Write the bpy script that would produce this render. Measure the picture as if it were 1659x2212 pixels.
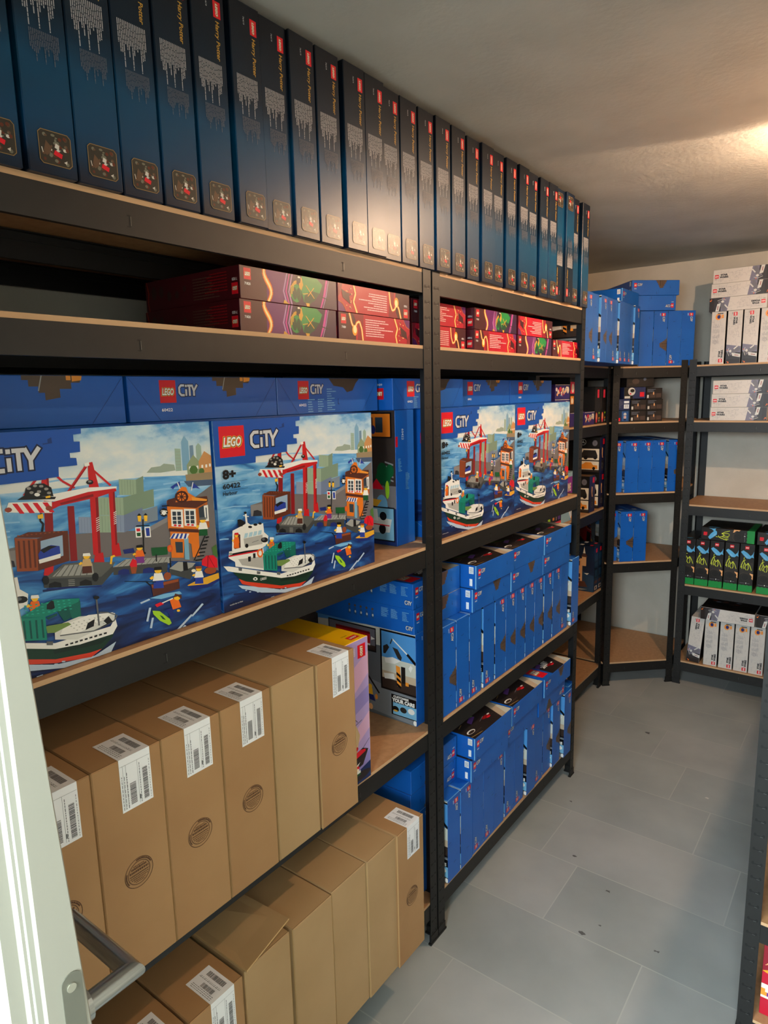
import bpy, bmesh, math, random
from mathutils import Matrix, Vector

for o in list(bpy.data.objects): bpy.data.objects.remove(o, do_unlink=True)
S = bpy.context.scene
COL = S.collection
R = math.radians
random.seed(7)

# ------------------------------------------------------------------ camera
def basis(yaw, pitch, roll):
    cy, sy, cp, sp = math.cos(yaw), math.sin(yaw), math.cos(pitch), math.sin(pitch)
    f = Vector((sy*cp, cy*cp, sp)); r = Vector((cy, -sy, 0)); u = r.cross(f)
    cr, sr = math.cos(roll), math.sin(roll)
    return cr*r + sr*u, -sr*r + cr*u, f
cr_, cu_, cf_ = basis(-0.647080039, -0.171897401, -0.0229766119)
cam = bpy.data.cameras.new('camera'); co = bpy.data.objects.new('camera', cam); COL.objects.link(co)
M = Matrix((( cr_.x, cu_.x, -cf_.x, 0.981823), (cr_.y, cu_.y, -cf_.y, -1.526330), (cr_.z, cu_.z, -cf_.z, 1.648643), (0, 0, 0, 1)))
co.matrix_world = M
cam.sensor_fit = 'HORIZONTAL'; cam.sensor_width = 36.0; cam.lens = 1444.469 / 1659 * 36; cam.clip_start = 0.02
S.camera = co

# ------------------------------------------------------------------ view, world, daylight
S.view_settings.view_transform = 'Standard'; S.view_settings.look = 'None'
S.view_settings.gamma = 1.0; S.view_settings.use_curve_mapping = False
S.view_settings.exposure = 1.42
W = bpy.data.worlds.new('world'); S.world = W; W.use_nodes = True
W.node_tree.nodes['Background'].inputs[0].default_value = (0.62, 0.72, 0.80, 1)
W.node_tree.nodes['Background'].inputs[1].default_value = 0.22
LAMP = (0.88, 0.83, 2.320)
LAMP_POWER = 2150.0
dl = bpy.data.lights.new('hall_daylight', 'AREA'); dl.shape = 'RECTANGLE'; dl.size = 1.7; dl.size_y = 0.68
dl.energy = 84; dl.color = (0.80, 0.93, 1.0)
dlo = bpy.data.objects.new('hall_daylight', dl); COL.objects.link(dlo)  # area light standing in for daylight from the unseen hallway
dlo.location = (0.62, -3.03, 1.95); dlo.rotation_euler = (R(90), 0, 0)

# ------------------------------------------------------------------ materials
MATS = {}
def lin(c):
    c = c/255.0
    return c/12.92 if c <= 0.04045 else ((c+0.055)/1.055)**2.4
def rgb(r, g, b): return (lin(r), lin(g), lin(b), 1)
def newmat(name):
    m = bpy.data.materials.new(name); m.use_nodes = True
    return m, m.node_tree, m.node_tree.nodes['Principled BSDF']
def simple(name, col, rough=0.5, metal=0.0, spec=0.5, coat=0.0):
    if name in MATS: return MATS[name]
    m, nt, b = newmat(name)
    b.inputs['Base Color'].default_value = rgb(*col)
    b.inputs['Roughness'].default_value = rough; b.inputs['Metallic'].default_value = metal
    b.inputs['Specular IOR Level'].default_value = spec; b.inputs['Coat Weight'].default_value = coat
    MATS[name] = m; return m
def noisy(name, c1, c2, scale, rough=0.6, bump=0.1, bscale=None, detail=4, stretch=(1, 1, 1), metal=0, dist=0.002, coords='Object', lo=0.35, hi=0.65, spec=0.5):
    if name in MATS: return MATS[name]
    m, nt, b = newmat(name); N = nt.nodes; L = nt.links
    tc = N.new('ShaderNodeTexCoord'); mp = N.new('ShaderNodeMapping'); mp.inputs['Scale'].default_value = stretch
    L.new(tc.outputs[coords], mp.inputs[0])
    n = N.new('ShaderNodeTexNoise'); n.inputs['Scale'].default_value = scale; n.inputs['Detail'].default_value = detail
    L.new(mp.outputs[0], n.inputs['Vector'])
    r = N.new('ShaderNodeValToRGB'); r.color_ramp.elements[0].color = rgb(*c1); r.color_ramp.elements[1].color = rgb(*c2)
    r.color_ramp.elements[0].position = lo; r.color_ramp.elements[1].position = hi
    L.new(n.outputs['Fac'], r.inputs[0]); L.new(r.outputs[0], b.inputs['Base Color'])
    n2 = N.new('ShaderNodeTexNoise'); n2.inputs['Scale'].default_value = bscale or scale*4; n2.inputs['Detail'].default_value = 3
    L.new(tc.outputs[coords], n2.inputs['Vector'])
    bp = N.new('ShaderNodeBump'); bp.inputs['Strength'].default_value = bump; bp.inputs['Distance'].default_value = dist
    L.new(n2.outputs['Fac'], bp.inputs['Height']); L.new(bp.outputs[0], b.inputs['Normal'])
    b.inputs['Roughness'].default_value = rough; b.inputs['Metallic'].default_value = metal; b.inputs['Specular IOR Level'].default_value = spec
    MATS[name] = m; return m
wall_m = noisy('wall_plaster', (196, 190, 176), (206, 200, 187), 6, 0.85, 0.35, 90, dist=0.002)
ceil_m = noisy('ceiling_plaster', (186, 189, 184), (197, 200, 195), 5, 0.8, 0.45, 70, dist=0.002)
steel = noisy('black_powder_coated_steel', (16, 16, 15), (21, 21, 20), 30, 0.5, 0.15, 600, dist=0.0004)
steel_in = simple('dark_slot', (6, 6, 6), 0.7)
steel_hi = simple('slot_edge_glint', (120, 122, 120), 0.35, 0.6)  # glint painted along slot and beam-mark edges
plastic = simple('black_plastic_foot', (18, 18, 18), 0.5)
mdf = noisy('fibreboard', (172, 128, 86), (186, 141, 98), 60, 0.55, 0.1, 300, dist=0.0005)
mdf_edge = simple('fibreboard_edge', (196, 158, 118), 0.7)
kraft = noisy('kraft_board', (158, 118, 76), (168, 129, 86), 5, 0.78, 0.10, 400, dist=0.0004)
kraft2 = noisy('kraft_board_light', (166, 134, 92), (174, 142, 100), 5, 0.78, 0.10, 400, dist=0.0004)
kraft_edge = simple('corrugated_edge', (196, 160, 108), 0.85)
kraft_dark = simple('kraft_shadow_gap', (70, 48, 26), 0.9)
shaded_white = simple('shaded_white_lacquer', (146, 144, 132), 0.42)  # white lacquer greyed: shade on the door edge is put into the colour
brushed = noisy('brushed_steel', (150, 148, 142), (185, 182, 176), 8, 0.28, 0.05, 200, stretch=(1, 1, 30), metal=1.0)

INK = dict(K=(16, 16, 20), wh=(238, 236, 230), red=(218, 20, 40), ye=(246, 190, 40), lb=(0, 82, 178), lb2=(20, 98, 200), lbd=(10, 55, 125),
 hb=(12, 78, 168), hbD=(8, 52, 120), sk=(104, 156, 204), skh=(196, 208, 212), cl=(206, 216, 222), cl2=(160, 190, 215), w2=(140, 190, 226), w3=(22, 42, 92), w4=(70, 90, 120),
 gr1=(150, 165, 150), gr2=(74, 110, 52), tw1=(120, 165, 195), tw2=(150, 175, 160), tw3=(110, 140, 165), ho1=(140, 155, 120), ho2=(196, 140, 86), qu=(150, 130, 100),
 pav=(112, 106, 106), pav2=(136, 132, 132), dk=(44, 44, 52), c1=(150, 172, 146), c1d=(122, 144, 122), c2=(150, 166, 176), c2d=(122, 136, 150), c3=(134, 150, 176), c3d=(110, 124, 152),
 rd=(198, 22, 28), rdD=(138, 14, 22), rb=(150, 60, 36), ch=(150, 146, 140), br=(150, 72, 34), br2=(96, 42, 22), brD=(82, 40, 30), cb=(150, 176, 200), bl2=(34, 60, 156), dg=(92, 92, 88), dg2=(64, 66, 66), lg=(156, 156, 150), lg2=(214, 214, 208),
 nv=(24, 40, 112), gn2=(16, 84, 44), gn3=(110, 140, 70), orS=(176, 92, 30), orL=(232, 150, 50), wd=(70, 30, 20), wn=(48, 60, 72), pr=(120, 170, 196), rg=(222, 80, 30), gy=(96, 98, 100), gy2=(178, 176, 170), tn=(206, 170, 116), og=(236, 108, 26), pu=(120, 50, 130),
 yb=(226, 166, 44), cr=(236, 226, 196), sp=(120, 180, 220), lm=(160, 208, 40), fo=(184, 204, 224), hl=(14, 52, 36), hlD=(8, 36, 26), rr=(214, 62, 36), wl=(170, 205, 220), tl=(8, 132, 112), tlD=(4, 84, 76), tlL=(40, 170, 146), tl2=(6, 100, 88),
 silver=(206, 208, 212), outl=(6, 22, 60), gold=(206, 160, 60), txt=(176, 178, 184), txt2=(96, 102, 116), hpf=(150, 120, 70), hpA=(96, 70, 50), hpB=(112, 112, 96), hpC=(205, 200, 190), hpD=(50, 46, 38),
 nj=(140, 16, 36), njd=(70, 14, 24), njr=(186, 14, 44), njp=(104, 24, 100), njp2=(52, 18, 58), fl=(255, 236, 170), fl2=(250, 160, 40), fl3=(200, 70, 20), mag=(200, 60, 150), lil=(176, 130, 180), gg=(30, 140, 66), ggd=(16, 70, 44), gd=(214, 160, 50), njt=(230, 190, 190),
 rk=(88, 70, 56), rkd=(56, 44, 38), crack=(6, 40, 96), bar=(232, 236, 240), ltb=(120, 180, 214), darkart=(40, 34, 34), darkart2=(74, 58, 52), tanart=(196, 176, 150), purp=(96, 60, 130), grn=(120, 220, 60),
 sw=(226, 222, 216), swl=(166, 164, 166), swd=(46, 42, 44), swg=(110, 108, 118), swv=(120, 118, 138), swn=(36, 26, 22), fire=(250, 120, 30), orange=(240, 150, 50),
 bk=(22, 20, 18), bk2=(44, 40, 36), grgreen=(18, 140, 62), neon=(206, 220, 60), whale=(90, 176, 226), peach=(244, 180, 120), dnavy=(26, 28, 66), dpur=(62, 48, 128), cream=(246, 232, 206), pinkred=(230, 50, 80),
 yel=(246, 196, 16), lav=(170, 150, 200), lav2=(140, 128, 190), lavp=(206, 164, 196), sail=(196, 170, 128), hull2=(40, 30, 30), skyb=(80, 150, 214), haze=(206, 208, 196), road=(96, 102, 108), road2=(126, 132, 138), truck=(190, 20, 30), truckD=(120, 12, 20), frame=(10, 10, 12),
 lblw=(236, 238, 240), ink=(40, 40, 44), stamp=(84, 54, 30), grout=(150, 150, 144), bluefig=(40, 84, 140), castle=(226, 176, 126), castleD=(90, 56, 46), cnight=(14, 34, 62), cnight2=(30, 64, 92), purlogo=(150, 40, 150))
INK['or'] = (222, 116, 28)
def ink(c):
    if isinstance(c, bpy.types.Material): return c
    rough = 0.75 if c in ('stamp',) else 0.36
    return simple('print_'+c, INK[c], rough)
# printed carton colours with a soft, gently uneven gloss
def gloss(name, c, rough=0.34, bump=0.04, c2=None, sc=5, bs=14):
    return noisy(name, c, c2 or c, sc, rough, bump, bs, dist=0.004)
blue_m = gloss('blue_printed_carton', (16, 88, 176), c2=(20, 96, 186))
blue_in = simple('blue_carton_crease', (110, 170, 210), 0.45)
ninja_m = gloss('dark_red_printed_carton', (92, 16, 26), c2=(104, 20, 30))
sw_m = gloss('white_printed_carton', (204, 199, 192), c2=(212, 207, 200))
black_m = gloss('black_printed_carton', (24, 22, 20), c2=(34, 30, 28))
navy_m = gloss('violet_printed_carton', (48, 36, 104), c2=(58, 44, 120))
cnight_m = gloss('night_blue_printed_carton', (12, 30, 54), c2=(24, 50, 76))
yellow_m = gloss('yellow_printed_carton', (240, 186, 8), c2=(246, 194, 14))

def hp_material():
    m, nt, b = newmat('deep_teal_printed_carton'); N = nt.nodes; L = nt.links
    tc = N.new('ShaderNodeTexCoord'); sx = N.new('ShaderNodeSeparateXYZ'); L.new(tc.outputs['Object'], sx.inputs[0])
    n = N.new('ShaderNodeTexNoise'); n.inputs['Scale'].default_value = 9; L.new(tc.outputs['Object'], n.inputs['Vector'])
    mm = N.new('ShaderNodeMath'); mm.operation = 'MULTIPLY_ADD'; mm.inputs[1].default_value = 0.06; L.new(n.outputs['Fac'], mm.inputs[0]); L.new(sx.outputs['Z'], mm.inputs[2])
    mr = N.new('ShaderNodeMapRange'); mr.inputs['From Min'].default_value = 0; mr.inputs['From Max'].default_value = 0.40; L.new(mm.outputs[0], mr.inputs['Value'])
    r = N.new('ShaderNodeValToRGB'); e = r.color_ramp.elements
    e[0].position = 0.08; e[0].color = rgb(10, 24, 44); e[1].position = 0.95; e[1].color = rgb(10, 18, 30)
    for p, c in ((0.25, (4, 60, 94)), (0.45, (3, 68, 104)), (0.62, (8, 34, 54))):
        q = e.new(p); q.color = rgb(*c)
    L.new(mr.outputs[0], r.inputs[0]); L.new(r.outputs[0], b.inputs['Base Color'])
    b.inputs['Roughness'].default_value = 0.36; b.inputs['Specular IOR Level'].default_value = 0.4
    n2 = N.new('ShaderNodeTexNoise'); n2.inputs['Scale'].default_value = 260; L.new(tc.outputs['Object'], n2.inputs['Vector'])
    bp = N.new('ShaderNodeBump'); bp.inputs['Strength'].default_value = 0.12; bp.inputs['Distance'].default_value = 0.0005
    L.new(n2.outputs['Fac'], bp.inputs['Height']); L.new(bp.outputs[0], b.inputs['Normal'])
    return m
hp_m = hp_material()
def sea_material():
    m, nt, b = newmat('printed_sea'); N = nt.nodes; L = nt.links
    tc = N.new('ShaderNodeTexCoord'); mp = N.new('ShaderNodeMapping'); mp.inputs['Scale'].default_value = (9, 9, 34); mp.inputs['Rotation'].default_value = (0, R(-9), 0)
    L.new(tc.outputs['Object'], mp.inputs[0])
    n = N.new('ShaderNodeTexNoise'); n.inputs['Scale'].default_value = 1.0; n.inputs['Detail'].default_value = 7; n.inputs['Distortion'].default_value = 0.8
    L.new(mp.outputs[0], n.inputs['Vector'])
    sx = N.new('ShaderNodeSeparateXYZ'); L.new(tc.outputs['Object'], sx.inputs[0])
    g = N.new('ShaderNodeMapRange'); g.inputs['From Min'].default_value = 0.0; g.inputs['From Max'].default_value = 0.3
    g.inputs['To Min'].default_value = -0.28; g.inputs['To Max'].default_value = 0.16; L.new(sx.outputs['Z'], g.inputs['Value'])
    ad = N.new('ShaderNodeMath'); L.new(n.outputs['Fac'], ad.inputs[0]); L.new(g.outputs[0], ad.inputs[1])
    r = N.new('ShaderNodeValToRGB'); e = r.color_ramp.elements
    e[0].position = 0.15; e[0].color = rgb(10, 26, 66); e[1].position = 0.78; e[1].color = rgb(176, 208, 232)
    for p, c in ((0.30, (20, 50, 108)), (0.42, (34, 92, 160)), (0.52, (70, 142, 202)), (0.64, (120, 180, 222))):
        q = e.new(p); q.color = rgb(*c)
    L.new(ad.outputs[0], r.inputs[0]); L.new(r.outputs[0], b.inputs['Base Color']); b.inputs['Roughness'].default_value = 0.34
    return m
sea_m = sea_material()
def sky_material():
    m, nt, b = newmat('printed_sky'); N = nt.nodes; L = nt.links
    tc = N.new('ShaderNodeTexCoord'); mp = N.new('ShaderNodeMapping'); mp.inputs['Scale'].default_value = (9, 9, 17); mp.inputs['Rotation'].default_value = (0, R(8), 0)
    L.new(tc.outputs['Object'], mp.inputs[0])
    n = N.new('ShaderNodeTexNoise'); n.inputs['Scale'].default_value = 1.0; n.inputs['Detail'].default_value = 8; n.inputs['Roughness'].default_value = 0.62
    L.new(mp.outputs[0], n.inputs['Vector'])
    sx = N.new('ShaderNodeSeparateXYZ'); L.new(tc.outputs['Object'], sx.inputs[0])
    g = N.new('ShaderNodeMapRange'); g.inputs['From Min'].default_value = 0.27; g.inputs['From Max'].default_value = 0.37
    g.inputs['To Min'].default_value = 0.42; g.inputs['To Max'].default_value = 0.0; L.new(sx.outputs['Z'], g.inputs['Value'])
    ad = N.new('ShaderNodeMath'); L.new(n.outputs['Fac'], ad.inputs[0]); L.new(g.outputs[0], ad.inputs[1])
    r = N.new('ShaderNodeValToRGB'); e = r.color_ramp.elements
    e[0].position = 0.34; e[0].color = rgb(58, 124, 186); e[1].position = 0.86; e[1].color = rgb(222, 226, 222)
    for p, c in ((0.5, (98, 158, 206)), (0.62, (178, 206, 222))):
        q = e.new(p); q.color = rgb(*c)
    L.new(ad.outputs[0], r.inputs[0]); L.new(r.outputs[0], b.inputs['Base Color']); b.inputs['Roughness'].default_value = 0.34
    return m
sky_m = sky_material()

# ------------------------------------------------------------------ mesh helpers
def mesh_obj(name, V, F, mats, idx=None, parent=None, smooth=False):
    me = bpy.data.meshes.new(name); me.from_pydata(V, [], F)
    for m in mats: me.materials.append(m)
    if idx: me.polygons.foreach_set('material_index', idx)
    if smooth: me.polygons.foreach_set('use_smooth', [True]*len(F))
    me.update()
    o = bpy.data.objects.new(name, me); COL.objects.link(o)
    if parent: o.parent = parent
    return o
class MB:
    """collects boxes, prisms and tubes into one mesh"""
    def __init__(s): s.V = []; s.F = []; s.I = []; s.M = []
    def mi(s, m):
        if m not in s.M: s.M.append(m)
        return s.M.index(m)
    def box(s, x0, y0, z0, x1, y1, z1, m, bev=0.0):
        if bev <= 0:
            b = len(s.V); s.V += [(x0,y0,z0),(x1,y0,z0),(x1,y1,z0),(x0,y1,z0),(x0,y0,z1),(x1,y0,z1),(x1,y1,z1),(x0,y1,z1)]
            fs = [(0,3,2,1),(4,5,6,7),(0,1,5,4),(1,2,6,5),(2,3,7,6),(3,0,4,7)]
            s.F += [tuple(b+i for i in f) for f in fs]; s.I += [s.mi(m)]*6; return s
        c = ((x0+x1)/2, (y0+y1)/2, (z0+z1)/2); h = ((x1-x0)/2, (y1-y0)/2, (z1-z0)/2)
        b = len(s.V); ix = {}
        for sx in (-1, 1):
            for sy in (-1, 1):
                for sz in (-1, 1):
                    for a in range(3):
                        v = [h[0]-bev, h[1]-bev, h[2]-bev]; v[a] = h[a]
                        ix[(sx, sy, sz, a)] = len(s.V)
                        s.V.append((c[0]+sx*v[0], c[1]+sy*v[1], c[2]+sz*v[2]))
        fs = []
        for a in range(3):
            u, w = [(1, 2), (2, 0), (0, 1)][a]
            for sg in (-1, 1):
                q = []
                for (p, r_) in ((-1, -1), (1, -1), (1, 1), (-1, 1)):
                    t = [0, 0, 0]; t[a] = sg; t[u] = p; t[w] = r_; q.append(ix[(t[0], t[1], t[2], a)])
                fs.append(q if sg > 0 else q[::-1])
        for a in range(3):                       # edges along axis a
            u, w = [(1, 2), (2, 0), (0, 1)][a]
            for p in (-1, 1):
                for r_ in (-1, 1):
                    t0 = [0, 0, 0]; t1 = [0, 0, 0]; t0[a] = -1; t1[a] = 1
                    for t in (t0, t1): t[u] = p; t[w] = r_
                    q = [ix[(*t0, u)], ix[(*t1, u)], ix[(*t1, w)], ix[(*t0, w)]]
                    fs.append(q if p*r_ > 0 else q[::-1])
        for sx in (-1, 1):
            for sy in (-1, 1):
                for sz in (-1, 1):
                    q = [ix[(sx, sy, sz, 0)], ix[(sx, sy, sz, 1)], ix[(sx, sy, sz, 2)]]
                    fs.append(q if sx*sy*sz > 0 else q[::-1])
        s.F += [tuple(f) for f in fs]; s.I += [s.mi(m)]*len(fs); return s
    def poly(s, pts, m):
        b = len(s.V); s.V += [tuple(p) for p in pts]; s.F.append(tuple(range(b, b+len(pts)))); s.I.append(s.mi(m)); return s
    def prism(s, pts, z0, z1, m, mside=None):
        b = len(s.V); n = len(pts)
        s.V += [(p[0], p[1], z0) for p in pts] + [(p[0], p[1], z1) for p in pts]
        s.F += [tuple(b+n+i for i in range(n)), tuple(b+n-1-i for i in range(n))]; s.I += [s.mi(m)]*2
        for i in range(n):
            j = (i+1) % n; s.F.append((b+i, b+j, b+n+j, b+n+i)); s.I.append(s.mi(mside or m))
        return s
    def tube(s, a, c, r, m, n=20, cap=True, r2=None):
        a = Vector(a); c = Vector(c); d = (c-a).normalized(); u = d.orthogonal().normalized(); w = d.cross(u); b = len(s.V)
        for p, rr in ((a, r), (c, r2 or r)):
            for i in range(n):
                t = 2*math.pi*i/n; s.V.append(tuple(p + u*math.cos(t)*rr + w*math.sin(t)*rr))
        for i in range(n):
            j = (i+1) % n; s.F.append((b+i, b+j, b+n+j, b+n+i)); s.I.append(s.mi(m))
        if cap: s.F += [tuple(b+n-1-i for i in range(n)), tuple(b+n+i for i in range(n))]; s.I += [s.mi(m)]*2
        return s
    def build(s, name, parent=None, smooth=False): return mesh_obj(name, s.V, s.F, s.M, s.I, parent, smooth)
def tag(o, label=None, cat=None, group=None, kind=None):
    if label: o['label'] = label
    if cat: o['category'] = cat
    if group: o['group'] = group
    if kind: o['kind'] = kind
    return o
def empty(name, loc, rz=0):
    o = bpy.data.objects.new(name, None); o.empty_display_size = 0.1; COL.objects.link(o); o.location = loc; o.rotation_euler = (0, 0, rz); return o

# ------------------------------------------------------------------ text outlines as flat meshes
TX = {}
def glyphs(body, bold=0.0, shear=0.0, space=1.0):
    k = (body, bold, shear, space)
    if k in TX: return TX[k]
    cu = bpy.data.curves.new('t', 'FONT'); cu.body = body; cu.size = 1; cu.offset = bold; cu.shear = shear; cu.resolution_u = 2; cu.space_character = space
    ob = bpy.data.objects.new('t', cu); COL.objects.link(ob)
    dg = bpy.context.evaluated_depsgraph_get(); me = ob.evaluated_get(dg).to_mesh()
    V = [(v.co.x, v.co.y) for v in me.vertices]; F = [tuple(p.vertices) for p in me.polygons]
    ob.evaluated_get(dg).to_mesh_clear(); bpy.data.objects.remove(ob); bpy.data.curves.remove(cu)
    xs = [v[0] for v in V]; ys = [v[1] for v in V]
    TX[k] = (V, F, (min(xs), min(ys), max(xs), max(ys))); return TX[k]

class Art:
    """flat printed shapes in face coordinates (metres, origin bottom-left)"""
    def __init__(s): s.P = []
    def poly(s, c, *pts): s.P.append((c, list(pts), None)); return s
    def rect(s, c, x0, y0, x1, y1): return s.poly(c, (x0, y0), (x1, y0), (x1, y1), (x0, y1))
    def line(s, c, w, *pts):
        for a, b in zip(pts, pts[1:]):
            dx, dy = b[0]-a[0], b[1]-a[1]; l = math.hypot(dx, dy) or 1; nx, ny = -dy/l*w/2, dx/l*w/2
            s.poly(c, (a[0]+nx, a[1]+ny), (a[0]-nx, a[1]-ny), (b[0]-nx, b[1]-ny), (b[0]+nx, b[1]+ny))
        return s
    def oval(s, c, x, y, rx, ry=None, n=16):
        ry = ry or rx; return s.poly(c, *[(x+rx*math.cos(2*math.pi*i/n), y+ry*math.sin(2*math.pi*i/n)) for i in range(n)])
    def ring(s, c, x, y, r, w, n=40):
        for i in range(n):
            a, b = 2*math.pi*i/n, 2*math.pi*(i+1)/n
            s.poly(c, (x+r*math.cos(a), y+r*math.sin(a)), (x+r*math.cos(b), y+r*math.sin(b)), (x+(r-w)*math.cos(b), y+(r-w)*math.sin(b)), (x+(r-w)*math.cos(a), y+(r-w)*math.sin(a)))
        return s
    def text(s, c, body, x, y, h, w=None, bold=0.0, shear=0.0, space=1.0, rise=0.0):
        V, F, (a, b, c2, d) = glyphs(body, bold, shear, space)
        sy = h/(d-b); sx = (w/(c2-a)) if w else sy
        s.P.append((c, [(x+(p[0]-a)*sx, y+(p[1]-b)*sy + (p[0]-a)*sx*rise) for p in V], F)); return s
    def lines(s, c, x, y, w, n, pitch, th, seed=1, left=True):
        rnd = random.Random(seed)
        for i in range(n):
            l = w*rnd.uniform(0.45, 1.0); x0 = x if left else x+w-l; q = x0
            while q < x0+l-0.0005:
                e = min(q+rnd.uniform(0.004, 0.011)*w/0.06, x0+l); s.rect(c, q, y-i*pitch-th, e-0.0008, y-i*pitch); q = e
        return s
    def brick(s, x, y, w, h):       # red square trade mark
        s.rect('red', x, y, x+w, y+h)
        tx, ty, tw, th = x+w*0.14, y+h*0.32, w*0.74, h*0.34
        s.text('ye', 'LEGO', tx-w*0.035, ty-h*0.03, th+h*0.06, tw+w*0.07, bold=0.10, shear=0.22)
        s.text('K', 'LEGO', tx-w*0.015, ty-h*0.015, th+h*0.03, tw+w*0.03, bold=0.07, shear=0.22)
        s.text('wh', 'LEGO', tx+w*0.01, ty+h*0.01, th-h*0.02, tw-w*0.02, bold=0.035, shear=0.22)
        return s
    def city(s, x, y, h, w=None, rise=0.0):
        w = w or h*2.05; k = w/2.05
        def T(p): return (x+p[0]*k, y+p[1]*h + p[0]*k*rise)
        LT = [[(0.62, 0.92), (0.28, 0.92), (0.09, 0.72), (0.09, 0.28), (0.28, 0.08), (0.62, 0.08)],
              [(0.80, 0.02), (0.80, 0.60)], [(0.80, 0.78), (0.80, 0.98)],
              [(0.94, 0.90), (1.42, 0.90)], [(1.17, 0.90), (1.17, 0.02)], [(1.42, 0.98), (1.62, 0.45), (1.62, 0.02)], [(1.62, 0.45), (2.0, 0.98)]]
        for c, wd, grow in (('outl', 0.33, 0.07), ('silver', 0.19, 0.0)):
            for st in LT:
                pts = [T(p) for p in st]; st2 = list(pts)
                a, b = Vector(pts[0]), Vector(pts[1]); st2[0] = tuple(a-(b-a).normalized()*grow*h)
                a, b = Vector(pts[-1]), Vector(pts[-2]); st2[-1] = tuple(a-(b-a).normalized()*grow*h)
                s.line(c, wd*h, *st2)
                for p in pts[1:-1]: s.oval(c, p[0], p[1], wd*h/2, n=8)
        return s
    def put(s, art, x=0, y=0, rot=0, sc=1.0):
        c, sn = math.cos(R(rot)), math.sin(R(rot))
        for (col, pts, F) in art.P: s.P.append((col, [(x+sc*(p[0]*c-p[1]*sn), y+sc*(p[0]*sn+p[1]*c)) for p in pts], F))
        return s
def clip(pts, w, h):
    for ax, lim, sg in ((0, 0.0006, 1), (0, w-0.0006, -1), (1, 0.0006, 1), (1, h-0.0006, -1)):
        out = []
        for i in range(len(pts)):
            p, q = pts[i-1], pts[i]; a = (p[ax]-lim)*sg; b = (q[ax]-lim)*sg
            if (a >= 0) != (b >= 0):
                t = a/(a-b); out.append((p[0]+(q[0]-p[0])*t, p[1]+(q[1]-p[1])*t))
            if b >= 0: out.append(q)
        pts = out
        if len(pts) < 3: return []
    return pts
def carton_mesh(name, w, d, h, base, arts, bev=0.0012, facemats=None):
    """box w x d x h, origin at the base centre; arts: face name -> Art (front is -Y)"""
    mb = MB(); mb.box(-w/2, -d/2, 0, w/2, d/2, h, base, bev)
    fr = {'front': ((-w/2, -d/2, 0), (1, 0, 0), (0, 0, 1), (0, -1, 0), w, h), 'back': ((w/2, d/2, 0), (-1, 0, 0), (0, 0, 1), (0, 1, 0), w, h),
          'right': ((w/2, -d/2, 0), (0, 1, 0), (0, 0, 1), (1, 0, 0), d, h), 'left': ((-w/2, d/2, 0), (0, -1, 0), (0, 0, 1), (-1, 0, 0), d, h),
          'top': ((-w/2, -d/2, h), (1, 0, 0), (0, 1, 0), (0, 0, 1), w, d), 'bottom': ((-w/2, d/2, 0), (1, 0, 0), (0, -1, 0), (0, 0, -1), w, d)}
    for f, art in arts.items():
        O, U, Vv, Nn, fw, fh = fr[f]; O, U, Vv, Nn = map(Vector, (O, U, Vv, Nn)); off = 0.00016
        for (c, pts, F) in art.P:
            off += 0.000004; m = ink(c); mi = mb.mi(m)
            if F is None:
                q = clip(pts, fw, fh)
                if not q: continue
                ar = sum(q[i-1][0]*q[i][1]-q[i][0]*q[i-1][1] for i in range(len(q)))
                if ar < 0: q = q[::-1]
                b = len(mb.V); mb.V += [tuple(O+U*p[0]+Vv*p[1]+Nn*off) for p in q]; mb.F.append(tuple(range(b, b+len(q)))); mb.I.append(mi)
            else:
                b = len(mb.V); mb.V += [tuple(O+U*min(max(p[0], 0.0005), fw-0.0005)+Vv*min(max(p[1], 0.0005), fh-0.0005)+Nn*off) for p in pts]
                mb.F += [tuple(b+i for i in g) for g in F]; mb.I += [mi]*len(F)
    me = bpy.data.meshes.new(name); me.from_pydata(mb.V, [], mb.F)
    for m in mb.M: me.materials.append(m)
    me.polygons.foreach_set('material_index', mb.I); me.update(); me['dims'] = (w, d, h)
    return me
FLIP = 'flip'
def put_box(name, me, label, group, face_x=None, y=None, z=0.0, flip=False, turn=0.0, jit=0.0, at=None, rz=R(90), cat='box', sx=1.0):
    """row boxes: the front looks down +X at plane face_x, centre y; or at=(x,y) of the front centre with heading rz"""
    w, d, h = me['dims']; o = bpy.data.objects.new(name, me); COL.objects.link(o)
    if at is None: at = (face_x, y)
    a = rz + turn + (random.uniform(-jit, jit) if jit else 0)
    back = Vector((-math.sin(a), math.cos(a), 0))
    p = Vector((at[0], at[1], z)) + back*(d/2)
    o.scale = (sx, 1, 1)
    if flip: o.rotation_euler = (0, math.pi, a); o.location = p + Vector((0, 0, h))
    else: o.rotation_euler = (0, 0, a); o.location = p
    if flip: o.rotation_mode = 'XYZ'
    return tag(o, label, cat, group)

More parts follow.
